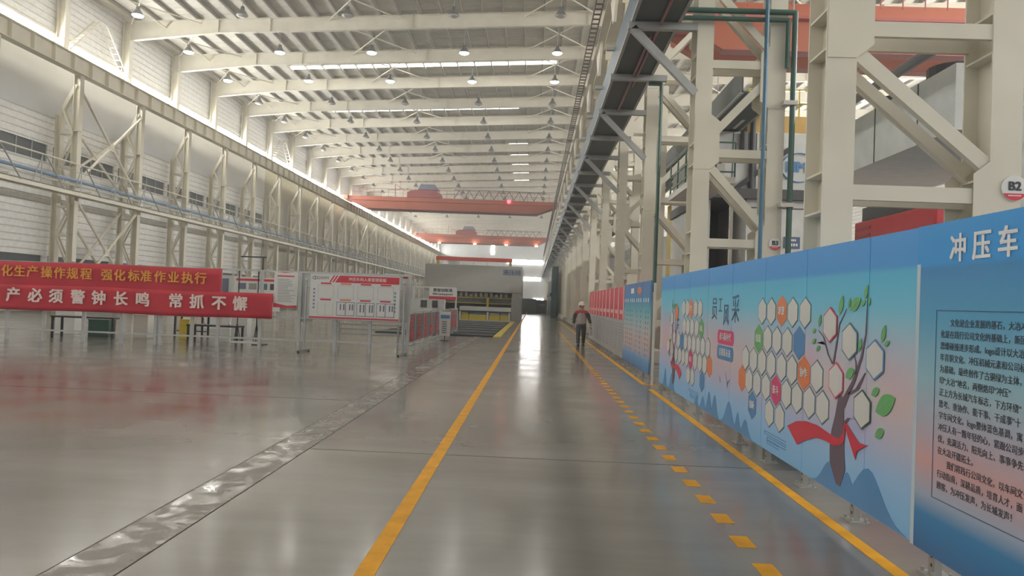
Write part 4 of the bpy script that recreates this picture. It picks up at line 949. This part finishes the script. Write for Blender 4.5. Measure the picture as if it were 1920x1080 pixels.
body = [pt(0,0,.95,.12,.09), pt(0,0,1.15,.11,.085), pt(0,0,1.33,.125,.09), pt(0,0,1.44,.085,.07), pt(0,-.01,1.53,.055), pt(0,-.02,1.62,.07,.085), pt(0,-.02,1.70,.075,.09),
        pt(-.1,0,.88,.09,.1), pt(-.11,-.1,.5,.065), pt(-.11,-.16,.1,.045), pt(-.11,-.27,.04,.04,.035),
        pt(.1,0,.88,.09,.1), pt(.1,.02,.5,.065), pt(.1,.2,.13,.045), pt(.1,.1,.05,.04,.035),
        pt(-.2,0,1.38,.06), pt(-.27,.02,1.12,.048), pt(-.28,-.08,.88,.036), pt(-.28,-.1,.80,.04,.025),
        pt(.2,0,1.38,.06), pt(.28,.0,1.12,.048), pt(.33,-.1,.90,.036), pt(.34,-.12,.82,.04,.025)]
edges = [(0,1),(1,2),(2,3),(3,4),(4,5),(5,6),(0,7),(7,8),(8,9),(9,10),(0,11),(11,12),(12,13),(13,14),(3,15),(15,16),(16,17),(17,18),(3,19),(19,20),(20,21),(21,22)]
skin('body', body, edges, SKIN, P, None)
for hx, hz, hy in ((-.28, .78, -.11), (.345, .80, -.13)):
    for i in range(4):
        x = hx-.03+i*.02; L = (.075, .085, .08, .065)[i]
        skin('finger', [pt(x, hy, hz, .011), pt(x, hy-.008, hz-L*.55, .01), pt(x, hy+.012, hz-L, .008)], [(0,1),(1,2)], SKIN, P, None, 1)
    s = 1 if hx < 0 else -1
    skin('thumb', [pt(hx+s*.035, hy-.01, hz+.02, .012), pt(hx+s*.06, hy-.03, hz-.02, .01), pt(hx+s*.055, hy-.035, hz-.045, .008)], [(0,1),(1,2)], SKIN, P, None, 1)
skin('trousers', [pt(0,0,1.0,.165,.125), pt(0,0,.9,.165,.125), pt(-.1,0,.84,.105,.11), pt(-.11,-.1,.5,.085), pt(-.11,-.18,.05,.068), pt(.1,0,.84,.105,.11), pt(.1,.02,.5,.085), pt(.1,.17,.08,.068)],
     [(0,1),(1,2),(2,3),(3,4),(1,5),(5,6),(6,7)], TROU, P, None)
skin('vest', [pt(0,0,.86,.20,.15), pt(0,0,.95,.195,.145), pt(0,0,1.15,.185,.14), pt(0,0,1.32,.20,.14), pt(0,0,1.42,.14,.11)], [(0,1),(1,2),(2,3),(3,4)], VEST, P, None)
skin('shoulder_yoke', [pt(0,0,1.30,.205,.147), pt(0,0,1.38,.19,.14), pt(0,0,1.47,.10,.09), pt(-.17,0,1.38,.095), pt(-.24,0,1.32,.085), pt(.17,0,1.38,.095), pt(.24,0,1.32,.085)], [(0,1),(1,2),(1,3),(3,4),(1,5),(5,6)], VESTR, P, None)
for s, a, b in ((-1, (-.27, .02, 1.12), (-.28, -.08, .9)), (1, (.28, 0, 1.12), (.33, -.1, .92))):
    skin('sleeve', [pt(s*.215, 0, 1.37, .08), pt(*a, .07), pt(*b, .055)], [(0,1),(1,2)], SLEEVE, P, None)
def pbuild(mb, name, m, smooth=True):
    mb.v = [tuple(Vector(v)+P.location) for v in mb.v]; return mb.build(name, m, P, smooth)
hl = pbuild(MB().lathe((0, -.02, 1.68), [(.13, -.01), (.128, .04), (.115, .09), (.08, .13), (.03, .147), (.001, .15)], 18), 'helmet', HELM)
pbuild(MB().lathe((0, -.03, 1.672), [(.1, 0), (.148, -.004), (.15, .006), (.12, .012)], 18), 'helmet_brim', HELM)
for x in (-.032, .032): pbuild(MB().ball((x, -.098, 1.645), .011, 8), 'eye', INK)
pbuild(MB().prism([(-.012, -.1, 1.60), (.012, -.1, 1.60), (0, -.105, 1.645)], (0, -.016, 0)), 'nose', SKIN, False)
pbuild(MB().box(-.025, .025, -.102, -.094, 1.572, 1.58), 'mouth', VESTR, False)
for x in (-.078, .078): pbuild(MB().ball((x, -.01, 1.625), .022, 8), 'ear', SKIN)
pbuild(MB().bar((-.075, -.03, 1.67), (-.03, -.09, 1.55), .008, .012).bar((.075, -.03, 1.67), (.03, -.09, 1.55), .008, .012), 'chin_strap', INK, False)
pbuild(MB().prism([(-.08, -.125, 1.44), (.08, -.125, 1.44), (0, -.14, 1.33)], (0, .01, 0)), 'red_collar', VESTR, False)
for x, y in ((-.11, -.24), (.1, .13)): pbuild(MB().ball((x, y, .05), .06, 10, .8).box(x-.05, x+.05, y-.11, y+.09, 0, .04), 'shoe', BLACK, False)
P.scale = (1.14, 1.12, 1.02)
t = thing('hand_bag', (2.46, 31.35, .55), 'small pale bag held in the hand of the walking person', 'bag')
BOX(2.40, 2.50, 31.28, 31.42, .46, .70).build('body', LILAC, t, bevel=.02); MB().pipe([(2.42, 31.35, .69), (2.44, 31.35, .77), (2.48, 31.35, .69)], .006, 6).build('handle', INK, t)

# ------------------------------------------------------------------ lettering becomes plain meshes
bpy.context.view_layer.update()
dg = bpy.context.evaluated_depsgraph_get()
for o in [o for o in bpy.data.objects if o.type == 'FONT']:
    me = bpy.data.meshes.new_from_object(o.evaluated_get(dg)); nm, cu = o.name, o.data
    ft = max(0, o['fat'])
    if ft:
        v0 = [v.co.copy() for v in me.vertices]; f0 = [tuple(p.vertices) for p in me.polygons]; V = []; P = []
        for q, (dx, dy) in enumerate(((-1, -.6), (1, -.6), (-1, .6), (1, .6))):
            k = len(V); V += [(v.x+dx*ft, v.y+dy*ft, v.z+q*max(.0004, ft*.1)) for v in v0]; P += [tuple(i+k for i in f) for f in f0]
        mt = me.materials[0] if me.materials else cu.materials[0]
        me = bpy.data.meshes.new(nm); me.from_pydata(V, [], P); me.materials.append(mt)
    n = bpy.data.objects.new(nm.split('.')[0], me); C.objects.link(n)
    n.parent = o.parent; n.location = o.location; n.rotation_euler = o.rotation_euler; n.scale = o.scale
    if not me.materials: me.materials.append(cu.materials[0])
    bpy.data.objects.remove(o)
